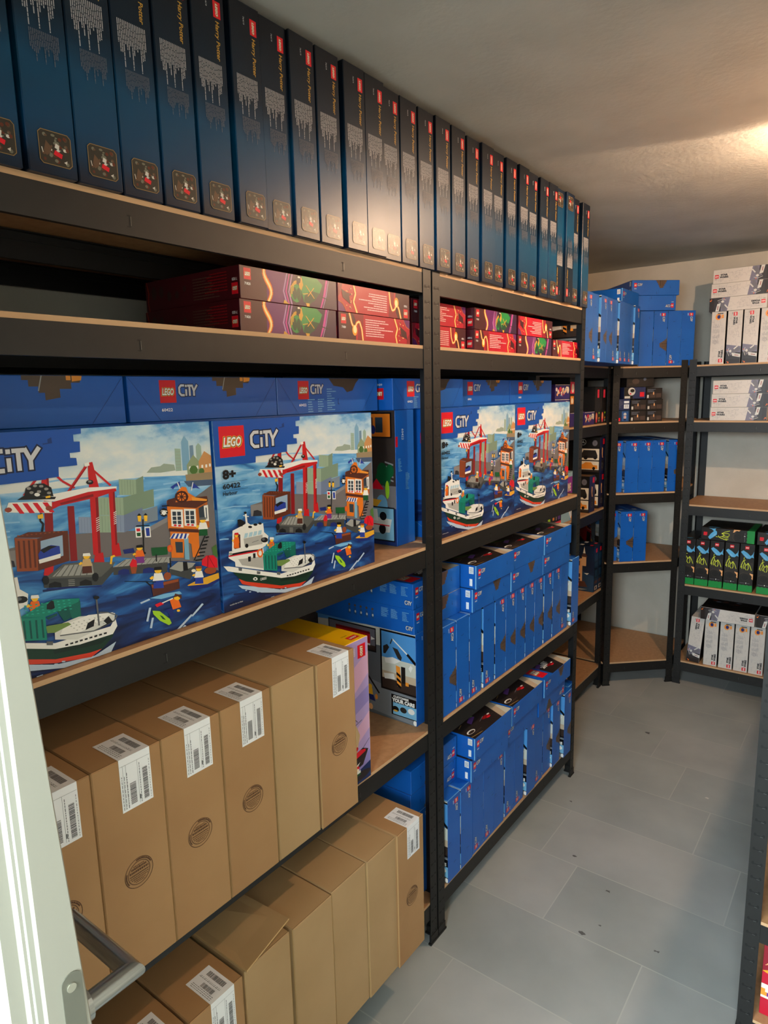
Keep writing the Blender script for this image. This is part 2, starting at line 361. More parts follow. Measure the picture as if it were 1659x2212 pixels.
# ------------------------------------------------------------------ the room
XL, XR, YF, YB, ZC = -0.615, 1.215, -1.32, 2.70, 2.362
def struct(o): o['kind'] = 'structure'; return o
def floor():
    rnd = random.Random(3); py, px = 0.2948, 0.605; y0 = -0.041
    offs = {-1: 0.08, 0: 0.539, 1: 0.232, 2: 0.095, 3: 0.546, 4: 0.39, 5: 0.238, 6: 0.555}
    V = []; F = []; I = []; tone = []
    tiles = [noisy('grey_floor_tile_%s' % n, a, b, 3.2, 0.46, 0.12, 380, dist=0.0004, detail=7, lo=0.3, hi=0.72) for n, a, b in (('a', (141, 145, 141), (163, 165, 160)), ('b', (146, 148, 144), (167, 168, 164)), ('c', (137, 141, 138), (158, 161, 157)))]
    grout = simple('floor_grout', (173, 173, 167), 0.9)
    mb = MB(); mb.box(XL-0.1, -3.15, -0.06, XR+0.1, YB+0.1, -0.0008, grout)
    g = 0.0018
    for r in range(-11, 10):
        ya, yb = y0+r*py, y0+(r+1)*py
        o = offs.get(r, rnd.uniform(0, px)); k = math.floor((XL-0.2-o)/px)
        for c in range(k, k+6):
            xa, xb = o+c*px, o+(c+1)*px
            xa, xb = max(xa, XL-0.1), min(xb, XR+0.1); yc, yd = max(ya, -3.15), min(yb, YB+0.1)
            if xb-xa < 0.01 or yd-yc < 0.01: continue
            m = rnd.choice(tiles)
            mb.poly([(xa+g, yc+g, 0), (xb-g, yc+g, 0), (xb-g, yd-g, 0), (xa+g, yd-g, 0)], m)
    st = simple('floor_stain', (84, 84, 82), 0.7); wt = simple('floor_paint_spot', (200, 198, 190), 0.7)
    for (x, y, s, m) in ((0.353, 0.269, 0.012, st), (0.205, 0.593, 0.009, st), (0.162, 1.647, 0.014, st), (0.514, 1.237, 0.008, wt), (0.39, 0.33, 0.006, st), (0.56, 0.33, 0.008, st), (0.36, 0.49, 0.008, st), (0.07, 0.9, 0.007, st)):
        for j in range(4):
            a = [(x+rnd.uniform(-s, s)+s*0.3*math.cos(t), y+rnd.uniform(-s*.3, s*.3)+s*0.5*math.sin(t), 0.0002+0.00002*j) for t in (0, 1.3, 2.6, 3.9, 5.2)]
            cx = sum(p[0] for p in a)/5; cy = sum(p[1] for p in a)/5
            a.sort(key=lambda p: math.atan2(p[1]-cy, p[0]-cx)); mb.poly(a, m)
    return struct(mb.build('floor'))
floor()
struct(MB().box(XL-0.1, -3.15, ZC, XR+0.1, YB+0.1, ZC+0.1, ceil_m).build('ceiling'))
struct(MB().box(XL-0.1, YF, 0, XL, YB+0.1, ZC, wall_m).build('wall_left'))
struct(MB().box(XL, YB, 0, XR, YB+0.1, ZC, wall_m).build('wall_back'))
struct(MB().box(XR, YF, 0, XR+0.1, YB+0.1, ZC, wall_m).build('wall_right'))
mb = MB(); mb.box(XL-0.1, YF-0.11, 0, -0.49, YF, ZC, wall_m); mb.box(-0.49, YF-0.11, 2.04, XR+0.1, YF, ZC, wall_m)
struct(mb.build('wall_front'))
mb = MB(); mb.box(-0.49, YF-0.13, 0, -0.455, YF+0.015, 2.04, shaded_white); mb.box(-0.455, YF-0.13, 2.005, XR, YF+0.015, 2.04, shaded_white)
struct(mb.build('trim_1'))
# hallway behind the doorway, with an unseen high window added to carry the daylight
XH = XR+0.65; YH = -3.15; HW0, HW1 = -0.30, 1.50
mb = MB(); mb.box(XL-0.1, YH, 0, XL, YF-0.11, ZC, wall_m); struct(mb.build('wall_hall_left'))
mb = MB(); mb.box(XH, YH, 0, XH+0.1, YF, ZC, wall_m); mb.box(XR, YF-0.11, 0, XH, YF, ZC, wall_m); struct(mb.build('wall_hall_right'))
mb = MB(); mb.box(XL-0.1, YH-0.1, 0, XH+0.1, YH, 1.58, wall_m); mb.box(XL-0.1, YH-0.1, 2.32, XH+0.1, YH, ZC, wall_m)
mb.box(XL-0.1, YH-0.1, 1.58, HW0, YH, 2.32, wall_m); mb.box(HW1, YH-0.1, 1.58, XH+0.1, YH, 2.32, wall_m); struct(mb.build('wall_hall_back'))
w1 = MB(); w1.box(HW0, YH-0.07, 1.58, HW0+0.05, YH-0.01, 2.32, shaded_white); w1.box(HW1-0.05, YH-0.07, 1.58, HW1, YH-0.01, 2.32, shaded_white)
w1.box(HW0+0.05, YH-0.07, 1.58, HW1-0.05, YH-0.01, 1.63, shaded_white); w1.box(HW0+0.05, YH-0.07, 2.27, HW1-0.05, YH-0.01, 2.32, shaded_white); w1.box(0.58, YH-0.07, 1.63, 0.62, YH-0.01, 2.27, shaded_white)
wo = struct(w1.build('added_window_1'))
mb = MB(); mb.box(XR+0.1, YH, -0.06, XH, YF, 0, simple('hall_floor', (150, 152, 148), 0.5)); struct(mb.build('floor_hall'))
mb = MB(); mb.box(XR+0.1, YH, ZC, XH, YF, ZC+0.1, ceil_m); struct(mb.build('ceiling_hall'))

# door leaf (rebated edge), seen on the left of the frame
def door():
    mb = MB(); xe = 0.40
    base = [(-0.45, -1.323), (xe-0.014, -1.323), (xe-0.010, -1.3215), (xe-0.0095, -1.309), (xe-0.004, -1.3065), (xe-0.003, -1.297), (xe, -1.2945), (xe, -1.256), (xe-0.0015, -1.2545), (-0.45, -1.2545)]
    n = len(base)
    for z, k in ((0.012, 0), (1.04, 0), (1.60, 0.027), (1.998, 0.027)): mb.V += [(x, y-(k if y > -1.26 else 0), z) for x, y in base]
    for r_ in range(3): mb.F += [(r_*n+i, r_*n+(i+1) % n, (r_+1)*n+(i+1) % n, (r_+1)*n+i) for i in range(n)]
    mb.F += [tuple(range(n-1, -1, -1)), tuple(range(3*n, 4*n))]; mb.I += [mb.mi(shaded_white)]*(3*n+2)
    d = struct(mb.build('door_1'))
    gask = simple('door_seal', (196, 198, 192), 0.6)
    mb = MB(); mb.box(xe-0.012, -1.3065, 0.02, xe-0.0035, -1.2975, 1.99, gask, 0.003); mb.build('door_seal', d)
    mb = MB(); zt, zb = 1.113, 0.90; yc = -1.2700; hw = 0.0098
    pts = [(yc+hw*math.cos(t), zt-hw+hw*math.sin(t)) for t in [math.pi*i/10 for i in range(11)]] + [(yc-hw*math.cos(t), zb+hw-hw*math.sin(t)) for t in [math.pi*i/10 for i in range(11)]]
    plate = simple('lock_plate_steel', (128, 128, 116), 0.42, 0.7)
    n = len(pts); V = [(xe, p[0], p[1]) for p in pts]+[(xe+0.0012, p[0], p[1]) for p in pts]
    F = [tuple(range(n, 2*n)), tuple(range(n-1, -1, -1))]+[(i, (i+1) % n, n+(i+1) % n, n+i) for i in range(n)]
    mb.V += V; mb.F += F; mb.I += [mb.mi(plate)]*len(F)
    pl = mb.build('lock_plate', d)
    mb = MB(); mb.tube((xe+0.001, yc-0.001, 1.098), (xe+0.0024, yc-0.001, 1.098), 0.0045, simple('screw_head', (190, 188, 172), 0.3, 0.8), 16); mb.build('screw', pl)
    mb = MB(); mb.box(xe+0.0005, yc-0.0065, 0.965, xe+0.0022, yc+0.0065, 1.035, simple('latch_dark', (40, 40, 38), 0.5), 0.0004); mb.build('latch', pl)
    # lever handle on the far face: neck + lever
    hx, hz, ye, r = 0.383, 1.050, -1.2005, 0.0105
    mb = MB(); mb.tube((hx-0.004, -1.2545, hz), (hx-0.004, -1.249, hz), 0.018, brushed, 32)
    hb = MB(); n = 28; rings = []
    for kind in (0, 1, 2):
        ring = []
        for i in range(n):
            t = 2*math.pi*i/n; a_, c_ = r*math.cos(t), r*math.sin(t)
            if kind == 0: ring.append((hx+a_, -1.2545, hz+c_))
            elif kind == 1: ring.append((hx+a_, ye+a_, hz+c_))      # mitred corner
            else: ring.append((hx-0.125, ye+a_, hz+c_))
        rings.append(ring)
    for ring in rings: hb.V += ring
    for k in range(2): hb.F += [(k*n+i, (k+1)*n+i, (k+1)*n+(i+1) % n, k*n+(i+1) % n) for i in range(n)]
    hb.F.append(tuple(range(2*n, 3*n))); hb.I += [hb.mi(brushed)]*len(hb.F)
    h = hb.build('door_handle', d); mb.build('rosette', h)
    h.data.polygons.foreach_set('use_smooth', [len(p.vertices) == 4 for p in h.data.polygons])
    h.data.edges.foreach_set('use_edge_sharp', [all(n <= v < 2*n for v in e.vertices) for e in h.data.edges])
door()

# ceiling lamp: canopy, cord, holder and bare bulb
def lamp():
    x, y, z = LAMP; root = tag(empty('ceiling_lamp', (x, y, ZC)), 'small ceiling lamp with a bare warm bulb above the aisle', 'lamp')
    wht = simple('lamp_plastic', (230, 228, 220), 0.4)
    MB().tube((0, 0, -0.010), (0, 0, 0), 0.03, wht, 32).build('canopy', root)
    MB().tube((0, 0, z-ZC+0.0155), (0, 0, -0.010), 0.008, wht, 20).build('holder', root)
    mb = MB(); mb.box(-0.2, -0.0615, z-ZC-0.002, 0.2, -0.060, z-ZC+0.021, wht)  # strip added beside the bulb to cut its light off across the ceiling
    for sx in (-0.1, 0.1): mb.tube((sx, -0.0608, z-ZC+0.02), (sx, -0.0608, 0), 0.0015, wht, 8)
    mb.build('light_baffle', root)
    em = bpy.data.materials.new('glowing_bulb'); em.use_nodes = True; nt = em.node_tree; nt.nodes.clear()
    e = nt.nodes.new('ShaderNodeEmission'); e.inputs[0].default_value = (1.0, 0.66, 0.42, 1); e.inputs[1].default_value = LAMP_POWER
    out = nt.nodes.new('ShaderNodeOutputMaterial'); nt.links.new(e.outputs[0], out.inputs[0])
    bm = bmesh.new(); bmesh.ops.create_uvsphere(bm, u_segments=14, v_segments=9, radius=0.015)
    me = bpy.data.meshes.new('bulb'); bm.to_mesh(me); bm.free(); me.materials.append(em)
    b = bpy.data.objects.new('bulb', me); COL.objects.link(b); b.parent = root; b.location = (0, 0, z-ZC)
lamp()

# ------------------------------------------------------------------ boltless shelving
PW, PT = 0.036, 0.0016
def slot(mb, O, U, Vv, Nn, style):
    """punched keyhole on a post flange"""
    def q(c, off, *p): mb.poly([tuple(O+U*a+Vv*b+Nn*off) for a, b in p], c)
    w, h = 0.0100, 0.0055
    q(steel_in, 0.0002, (-w, -h*0.25), (w, -h*0.25), (w, h*0.25), (-w, h*0.25))
    for s in (-1, 1): q(steel_in, 0.00025, *[(s*w*0.92+0.0032*math.cos(t), 0.0016+0.0044*math.sin(t)) for t in [2*math.pi*i/8 for i in range(8)]])
    q(steel_hi, 0.0003, (w*0.15, -h*0.25-0.0007), (w*0.8, -h*0.25-0.0007), (w*0.8, -h*0.25), (w*0.15, -h*0.25))
POSTM = {}
def post_mesh(H, sx, sy):
    k = (round(H, 3), sx, sy)
    if k in POSTM: return POSTM[k]
    mb = MB()
    def bx(x0, y0, x1, y1): mb.box(min(x0*sx, x1*sx), min(y0*sy, y1*sy), 0, max(x0*sx, x1*sx), max(y0*sy, y1*sy), H, steel)
    bx(0, 0, PW, PT); bx(0, PT, PT, PW)
    n = int((H-0.04)/0.0385)
    for i in range(n):
        z = 0.035+i*0.0385; Z = Vector((0, 0, 1))
        for (O, U, Nn) in ((Vector((PW/2*sx, 0, z)), Vector((1, 0, 0)), Vector((0, -sy, 0))), (Vector((0, PW/2*sy, z)), Vector((0, 1, 0)), Vector((-sx, 0, 0)))):
            if U.cross(Z).dot(Nn) < 0: U = -U
            slot(mb, O, U, Z, Nn, 0)
    me = bpy.data.meshes.new('post'); me.from_pydata(mb.V, [], mb.F)
    for m in mb.M: me.materials.append(m)
    me.polygons.foreach_set('material_index', mb.I); me.update(); POSTM[k] = me; return me
CAPM = {}
def cap_mesh(sx, sy):
    if (sx, sy) in CAPM: return CAPM[(sx, sy)]
    a, b, c = -0.0035, PW+0.004, 0.007
    pts = [(a, a), (b, a), (b, c), (c, c), (c, b), (a, b)]; pts = [(p[0]*sx, p[1]*sy) for p in pts]
    if sx*sy < 0: pts = pts[::-1]
    mb = MB(); mb.prism(pts, 0, 0.006, plastic)
    q = [(x*0.86+0.002*sx, y*0.86+0.002*sy) for x, y in pts]
    a2, b2, c2 = -0.0018, PW+0.001, 0.0045
    q = [(p[0]*sx, p[1]*sy) for p in [(a2, a2), (b2, a2), (b2, c2), (c2, c2), (c2, b2), (a2, b2)]]
    if sx*sy < 0: q = q[::-1]
    mb.prism(q, 0.006, 0.030, plastic)
    me = bpy.data.meshes.new('foot_cap'); me.from_pydata(mb.V, [], mb.F); me.materials.append(plastic); me.update(); CAPM[(sx, sy)] = me; return me
def add_post(root, x, y, sx, sy, H, rz=0):
    p = bpy.data.objects.new('post', post_mesh(H, sx, sy)); COL.objects.link(p); p.parent = root; p.location = (x, y, 0); p.rotation_euler = (0, 0, rz)
    c = bpy.data.objects.new('foot_cap', cap_mesh(sx, sy)); COL.objects.link(c); c.parent = p
BH = 0.050
def beam(root, a, b, z, out, name='beam', marks=True):
    """C-profile from a to b (2D, local), outer face towards `out`; top lip just under the board"""
    a = Vector((a[0], a[1], 0)); b = Vector((b[0], b[1], 0)); n = Vector((out[0], out[1], 0)).normalized(); d = (b-a).normalized(); t = 0.0014; zt = z-0.0085
    mb = MB()
    def pl(p0, p1, in0, in1, z0, z1):
        q = [p0-n*in0, p1-n*in0, p1-n*in1, p0-n*in1]; pts = [(v.x, v.y) for v in q]
        ar = sum(pts[i-1][0]*pts[i][1]-pts[i][0]*pts[i-1][1] for i in range(4))
        if ar < 0: pts = pts[::-1]
        mb.prism(pts, z0, z1, steel)
    pl(a, b, 0, t, zt-BH, zt); pl(a, b, t, 0.014, zt-t, zt); pl(a, b, t, 0.010, zt-BH, zt-BH+t)
    pl(a, b, t, 0.004, zt-BH*0.30, zt-BH*0.27)
    if marks:
        L = (b-a).length
        for f in (0.30, 0.72):
            c = a+d*(L*f)+n*0.0003
            for (u0, u1, z0, z1, m) in ((-0.0012, 0.0012, -0.011, 0.006, steel_in), (-0.0052, -0.0012, 0.0035, 0.006, steel_in), (0.0012, 0.0019, -0.010, 0.004, steel_hi), (-0.006, 0.001, -0.0125, -0.011, steel_in)):
                zz = zt-BH/2; q = [c+d*u0, c+d*u1]
                pts = [(q[0].x, q[0].y, zz+z0), (q[1].x, q[1].y, zz+z0), (q[1].x, q[1].y, zz+z1), (q[0].x, q[0].y, zz+z1)]
                if d.cross(Vector((0, 0, 1))).dot(n) < 0: pts = pts[::-1]
                mb.poly(pts, m)
    return mb.build(name, root)
def board(root, pts, z):
    mb = MB(); mb.prism(pts, z-0.0085, z, mdf, mdf_edge); return mb.build('shelf_board', root)
def shelf_unit(label, origin, rz, L, D, levels, H, group='black boltless shelving units'):
    root = tag(empty('shelving_unit', (origin[0], origin[1], 0), rz), label, 'shelf', group)
    for x, sx in ((0, 1), (L, -1)):
        for y, sy in ((0, 1), (D, -1)): add_post(root, x, y, sx, sy, H)
    g = PT+0.0004
    for z in levels:
        beam(root, (g, g), (L-g, g), z, (0, -1)); beam(root, (g, D-g), (L-g, D-g), z, (0, 1), marks=False)
        beam(root, (g, 0.018), (g, D-0.018), z, (-1, 0), marks=False); beam(root, (L-g, 0.018), (L-g, D-0.018), z, (1, 0), marks=False)
        beam(root, (0.02, D/2), (L-0.02, D/2), z-0.002, (0, 1), 'cross_brace', marks=False)
        e = 0.0026; c = 0.012
        board(root, [(e+c, e), (L-e-c, e), (L-e, e+c), (L-e, D-e-c), (L-e-c, D-e), (e+c, D-e), (e, D-e-c), (e, e+c)], z)
    return root
ZAB = [1.965, 1.775, 1.240, 0.700, 0.145]
ZC_ = [1.771, 1.482, 1.032, 0.580, 0.131]
ZD = [1.771, 1.482, 1.031, 0.583, 0.137]
shelf_unit('tall black shelving unit nearest the door, stacked with plain brown boxes below', (0, -1.242), R(90), 1.238, 0.60, ZAB, 2.0)
shelf_unit('tall black shelving unit past the double post, filled with blue boxes below', (0, 0.004), R(90), 1.10, 0.60, ZAB, 2.0)
shelf_unit('lower black shelving unit between the tall blue-box unit and the corner unit', (-0.208, 1.115), R(90), 0.93, 0.395, ZC_, 1.80)
shelf_unit('black shelving unit on the far wall holding white printed boxes', (0.112, 2.323), 0, 1.095, 0.372, ZD, 1.80)
shelf_unit('black shelving unit cut off by the right edge of the photo', (0.795, 1.28), R(-90), 1.10, 0.405, [1.70, 1.25, 0.80, 0.345, 0.05+0.012], 1.80)
# corner unit with a slanted front
P0, P1 = Vector((-0.196, 2.052)), Vector((0.104, 2.328))
DU = (P1-P0).normalized(); DN = Vector((DU.y, -DU.x)); DA = math.atan2(DU.y, DU.x)
def dg(u, off=0.0): p = P0+DU*u+DN*off; return (p.x, p.y)
def corner_unit():
    root = tag(empty('corner_shelving_unit', (P0.x, P0.y, 0)), 'black corner shelving unit with a slanted front and mostly empty lower boards', 'shelf')
    lo = lambda p: (p[0]-P0.x, p[1]-P0.y)
    L = (P1-P0).length
    for u, sx in ((0, 1), (L, -1)):
        a = lo(dg(u)); add_post(root, a[0], a[1], sx, 1, 1.80, DA)
    bl, br_, bc = lo((-0.603, 2.062)), lo((0.092, 2.688)), lo((-0.603, 2.688))
    add_post(root, bl[0], bl[1], 1, 1, 1.80); add_post(root, br_[0], br_[1], -1, -1, 1.80); add_post(root, bc[0], bc[1], 1, -1, 1.80)
    for z in (1.771, 1.482, 1.10, 0.716, 0.135):
        a, b = lo(dg(0.002, -0.002)), lo(dg(L-0.002, -0.002))
        beam(root, a, b, z, DN)
        beam(root, (bl[0]+0.003, bl[1]+0.002), (a[0]-0.02, bl[1]+0.002), z, (0, -1), marks=False)
        beam(root, (br_[0]-0.002, b[1]+0.03), (br_[0]-0.002, br_[1]-0.02), z, (1, 0), marks=False)
        beam(root, (bl[0]+0.003, bc[1]-0.002), (br_[0]-0.004, bc[1]-0.002), z, (0, 1), marks=False)
        beam(root, (bl[0]+0.002, bl[1]+0.01), (bl[0]+0.002, bc[1]-0.01), z, (-1, 0), marks=False)
        p = [lo(dg(0.003, -0.0045)), lo(dg(L-0.003, -0.0045)), (br_[0]-0.004, b[1]+0.02), (br_[0]-0.004, br_[1]-0.004), (bc[0]+0.004, bc[1]-0.004), (bl[0]+0.004, bl[1]+0.0045), (a[0]-0.03, bl[1]+0.0045)]
        board(root, p, z)
corner_unit()

# ------------------------------------------------------------------ printed cartons
def cutout(a, x, y, w, h, mir=1, c='rk', c2='rkd'):
    """dark stepped picture patch that breaks the blue"""
    st = [(0, 1), (.04, .86), (.10, .86), (.10, .66), (.20, .66), (.20, .42), (.29, .42), (.29, .18), (.36, .18), (.36, 0), (.70, .07), (.70, .3), (.79, .3), (.79, .52), (.88, .52), (.88, .74), (.96, .74), (.96, .9), (1, 1)]
    a.poly(c, *[(x+w*(p if mir > 0 else 1-p), y+h*q) for p, q in st]); a.rect(c2, x+w*.38, y+h*.3, x+w*.45, y+h); a.rect(c2, x+w*.6, y+h*.35, x+w*.63, y+h)
def mark(a, x, y, s=0.012, rot=0): a.put(Art().rect('crack', 0, 0, 0.0016, s).rect('crack', 0, 0, 0.005, 0.0016), x, y, rot)
# small blue set: 0.262 x 0.282 x 0.072.  a = logo + stepped patch, b = logo, no patch
def strip(long, patch, logo=True):
    a = Art(); a.brick(0.012, 0.040, 0.015, 0.021).city(0.031, 0.046, 0.0125) if logo else None
    if logo: a.text('bar', '60415', 0.013, 0.031, 0.004, 0.012, bold=0.03)
    if patch: cutout(a, long*0.50, 0.034, long*0.23, 0.040)
    mark(a, long*0.80, 0.036); mark(a, long*0.52, 0.006); mark(a, long*0.06, 0.003, 0.009); a.rect('crack', long*0.56, 0.0, long*0.562, 0.026)
    return a
def street(w, d, title=False):
    a = Art(); a.rect('darkart', 0, 0, w, d)
    rnd = random.Random(5)
    for i in range(26):
        x = rnd.uniform(0, w); y = rnd.uniform(0, d*0.8); a.line(rnd.choice(['darkart2', 'hpf', 'darkart2', 'swg', 'rkd']), rnd.uniform(0.001, 0.004), (x, y), (x+rnd.uniform(0.02, 0.06), y+rnd.uniform(-0.01, 0.01)))
    a.poly('tanart', (w*0.72, 0), (w, 0), (w, d*0.5), (w*0.86, d*0.2)); a.poly('haze', (w*0.84, 0), (w, 0), (w, d*0.22))
    a.oval('wh', w*0.13, d*0.09, 0.022, 0.009); a.oval('rkd', w*0.13, d*0.085, 0.017, 0.006); a.oval('rdD', w*0.60, d*0.12, 0.026, 0.007); a.oval('red', w*0.62, d*0.10, 0.012, 0.004); a.oval('wh', w*0.68, d*0.13, 0.008, 0.003)
    a.poly('purp', (w*0.3, d*0.15), (w*0.5, d*0.2), (w*0.48, d*0.24), (w*0.3, d*0.2)); a.line('grn', 0.002, (w*0.2, d*0.3), (w*0.5, d*0.22))
    if title:
        a.rect(blue_m, 0, 0, w*0.30, d); a.brick(w*0.05, d*0.04, w*0.20, d*0.24)
        for k, s in enumerate(('24', 'RACE', 'CITY')): a.text('sw', s, w*(0.38+0.07*k), d*0.12+k*0.008, 0.02, 0.035, bold=0.06)
    return a
def inset(w, d):
    a = street(w, d); a.rect('K', w*.08, d*.06, w*.62, d*.46); a.rect('haze', w*.10, d*.08, w*.60, d*.44); a.oval('K', w*.3, d*.2, .03, .02); a.oval('swg', w*.4, d*.25, .02, .012); a.oval('orange', w*.45, d*.12, .01, .006)
    return a
def lblside(d, h):
    a = Art(); a.rect('ltb', d-0.004, 0, d, h); a.rect('lblw', d-0.026, h*.64, d-0.010, h*.93)
    for k in range(5): a.rect('swg', d-.0245, h*(.68+.045*k), d-.0115, h*(.695+.045*k))
    a.rect('lblw', d-.024, h*.12, d-.014, h*.42); return a
def edge_art(d, h, light=True):
    a = Art(); a.rect('haze' if light else 'darkart', 0, 0, d, h); a.rect('darkart', 0, 0, d, h*.62); rnd = random.Random(9)
    for i in range(30): a.line(rnd.choice(['swg', 'purp', 'grn', 'darkart2', 'haze', 'rk']), .003, (d-rnd.uniform(0, .03), rnd.uniform(0, h)), (d, rnd.uniform(0, h)))
    a.rect(blue_in, d-.0022, 0, d, h); return a
def truck_side():
    a = Art(); w, h = .375, .28; a.rect('road', 0, 0, w, h); a.poly('haze', (0, h*.78), (w, h*.80), (w, h), (0, h)); a.poly('skyb', (0, h*.94), (w*.6, h), (0, h)); a.poly('road2', (0, h*.1), (w, 0), (w, h*.3), (w*.4, h*.42), (0, h*.3)); a.poly('rkd', (0, h*.5), (w*.5, h*.45), (w*.5, h*.8), (0, h*.86)); a.poly('orange', (w*.2, h*.68), (w*.5, h*.60), (w*.5, h*.64), (w*.22, h*.73)); a.poly('purp', (w*.24, h*.6), (w*.5, h*.54), (w*.5, h*.58), (w*.3, h*.63))
    a.poly('frame', (w*.12, h*.70), (w*.62, h*.70), (w*.62, h*.97), (w*.12, h*.97)); a.rect('swg', w*.13, h*.715, w*.61, h*.955); a.rect('rkd', w*.13, h*.715, w*.61, h*.77); a.rect('truck', w*.2, h*.77, w*.56, h*.90); a.rect('truckD', w*.2, h*.89, w*.56, h*.915)
    for k in range(7): a.rect('truckD', w*(.36+.026*k), h*.79, w*(.368+.026*k), h*.88)
    a.rect('truckD', w*.29, h*.79, w*.335, h*.87); a.rect('wh', w*.2, h*.765, w*.56, h*.785); a.poly('wh', (w*.57, h*.83), (w*.61, h*.85), (w*.57, h*.87))
    a.poly('truck', (w*.02, h*.22), (w*.20, h*.16), (w*.50, h*.20), (w*.53, h*.50), (w*.3, h*.56), (w*.02, h*.5)); a.poly('frame', (w*.34, h*.19), (w*.48, h*.20), (w*.50, h*.44), (w*.36, h*.45)); a.line('frame', .006, (w*.51, h*.45), (w*.64, h*.25)); a.line('wh', .002, (w*.36, h*.5), (w*.52, h*.49)); a.oval('orange', w*.34, h*.53, .006); a.oval('orange', w*.51, h*.53, .006)
    a.poly('frame', (0, 0), (w*.3, h*.0), (w*.3, h*.2), (0, h*.3)); a.oval('swg', w*.28, h*.06, .012, .018)
    for (x, y, c1, c2) in ((.55, .30, 'ye', 'nv'), (.40, .12, 'orange', 'pr')): a.oval('ye', w*x, h*y, .007, .008); a.poly(c1, (w*(x-.02), h*(y-.02)), (w*(x+.02), h*(y-.02)), (w*(x+.025), h*(y-.09)), (w*(x-.025), h*(y-.09))); a.poly(c2, (w*(x-.02), h*(y-.09)), (w*(x+.03), h*(y-.09)), (w*(x+.05), h*(y-.16)), (w*(x-.01), h*(y-.15)))
    a.oval('peach', w*.55, h*.07, .008, .010); a.oval('orange', w*.61, h*.2, .005, .009)
    a.rect('frame', w*.66, h*.32, w*1.0, h*.985); a.rect('skyb', w*.675, h*.62, w, h*.965); a.rect('haze', w*.675, h*.52, w, h*.68); a.rect('rkd', w*.675, h*.34, w, h*.46); a.rect('tanart', w*.675, h*.45, w, h*.53)
    a.line('wh', .004, (w*.78, h*.90), (w*.93, h*.76)); a.line('frame', .009, (w*.92, h*.77), (w*1.0, h*.68)); a.line('bk2', .004, (w*.78, h*.90), (w*.76, h*.84)); a.poly('bk2', (w*.69, h*.80), (w*.73, h*.83), (w*.75, h*.80), (w*.71, h*.72), (w*.69, h*.72)); a.poly('bk2', (w*.78, h*.81), (w*.83, h*.80), (w*.87, h*.72), (w*.86, h*.68), (w*.83, h*.70))
    a.poly('wh', (w*.70, h*.67), (w*.78, h*.70), (w*.86, h*.68), (w*.80, h*.63), (w*.71, h*.62)); a.poly('orange', (w*.81, h*.62), (w*.85, h*.61), (w*.86, h*.40), (w*.82, h*.39)); 
    for k in range(3): a.poly('frame', (w*.815, h*(.55-.06*k)), (w*.855, h*(.52-.06*k)), (w*.856, h*(.49-.06*k)), (w*.815, h*(.52-.06*k)))
    a.rect('bk', w*.86, h*.44, w*.90, h*.62); a.poly('wh', (w*.69, h*.50), (w*.79, h*.52), (w*.80, h*.46), (w*.70, h*.44)); a.rect('orange', w*.90, h*.42, w*.93, h*.46); a.poly('wh', (w*.95, h*.66), (w*.97, h*.64), (w*.95, h*.58), (w*.93, h*.62))
    a.rect('frame', w*.76, h*.06, w, h*.29); a.rect('ltb', w*.775, h*.07, w, h*.20); a.text('wh', 'CUSTOMISE', w*.78, h*.255, .007, .055, bold=.05); a.text('wh', 'YOUR CARS', w*.765, h*.205, .0125, .082, bold=.07)
    for k in range(3): a.oval(('bk', 'bk2', 'wh')[k], w*(.80+.075*k), h*(.13+.01*k), .012, .009); 
    a.oval('gd', w*.80, h*.11, .008, .003); a.oval('wh', w*.985, h*.035, .006, .008); return a
def flat_side():
    a = Art(); w, h = .375, .0745
    for k in range(2): a.lines('ltb', w-.115+.035*k, h-.010, .028, 10, .0028, .0013, k)
    a.lines('ltb', w-.04, h-.012, .03, 7, .004, .0016, 5); a.city(w-.028, .012, .012)
    rnd = random.Random(3)
    for k in range(5): x = .14+.022*k; a.oval('rk', x, h*.70, .004); a.poly('bluefig', (x-.004, h*.62), (x+.004, h*.62), (x+.005, h*.3), (x-.006, h*.35)); a.oval('hpC', x+.001, h*.45, .003, .004)
    return a
SB = {}
for k, (patch, title, top) in {'flat_patch': (1, 0, 0), 'flat_side': (1, 1, 0), 'flat': (0, 0, 0), 'flat_title': (1, 1, 0), 'flat_inset': (1, 0, 1)}.items():
    SB[k] = carton_mesh('blue_'+k, 0.256, 0.375, 0.0745, blue_m, {'front': strip(0.256, patch), 'top': inset(.256, .375) if top else street(0.256, 0.375, title), 'left': Art().put(flat_side()) if k == 'flat_side' else lblside(.375, .0745)})
# uprights: 0.0745 wide, 0.28 tall; logo high (turned) or low
def upstrip(mode):
    a = Art(); h, w = 0.28, 0.0745
    s = strip(h, mode in ('down_patch',), True)
    if mode.startswith('down'): a.put(s, 0, h, -90)        # logo near the top, reading downwards
    elif mode == 'up': a.put(strip(h, False), w, 0, 90)     # logo near the bottom, reading upwards
    else:
        mark(a, .05, .24, .012, 0); mark(a, .045, .1, .012)
    return a
UPTOP = Art().rect(blue_in, 0, 0, .0745, .262).rect(blue_m, .004, .003, .0745, .375).rect('lblw', .02, .06, .045, .085)
UPTOP2 = Art().rect('red', .03, .03, .05, .05).rect('lblw', .045, .09, .06, .12)
for k in ('down', 'down_patch', 'up', 'plain'):
    SB['up_'+k] = carton_mesh('blue_up_'+k, 0.0745, 0.375, 0.28, blue_m, {'front': upstrip(k), 'left': truck_side(), 'top': UPTOP if k != 'plain' else UPTOP2})
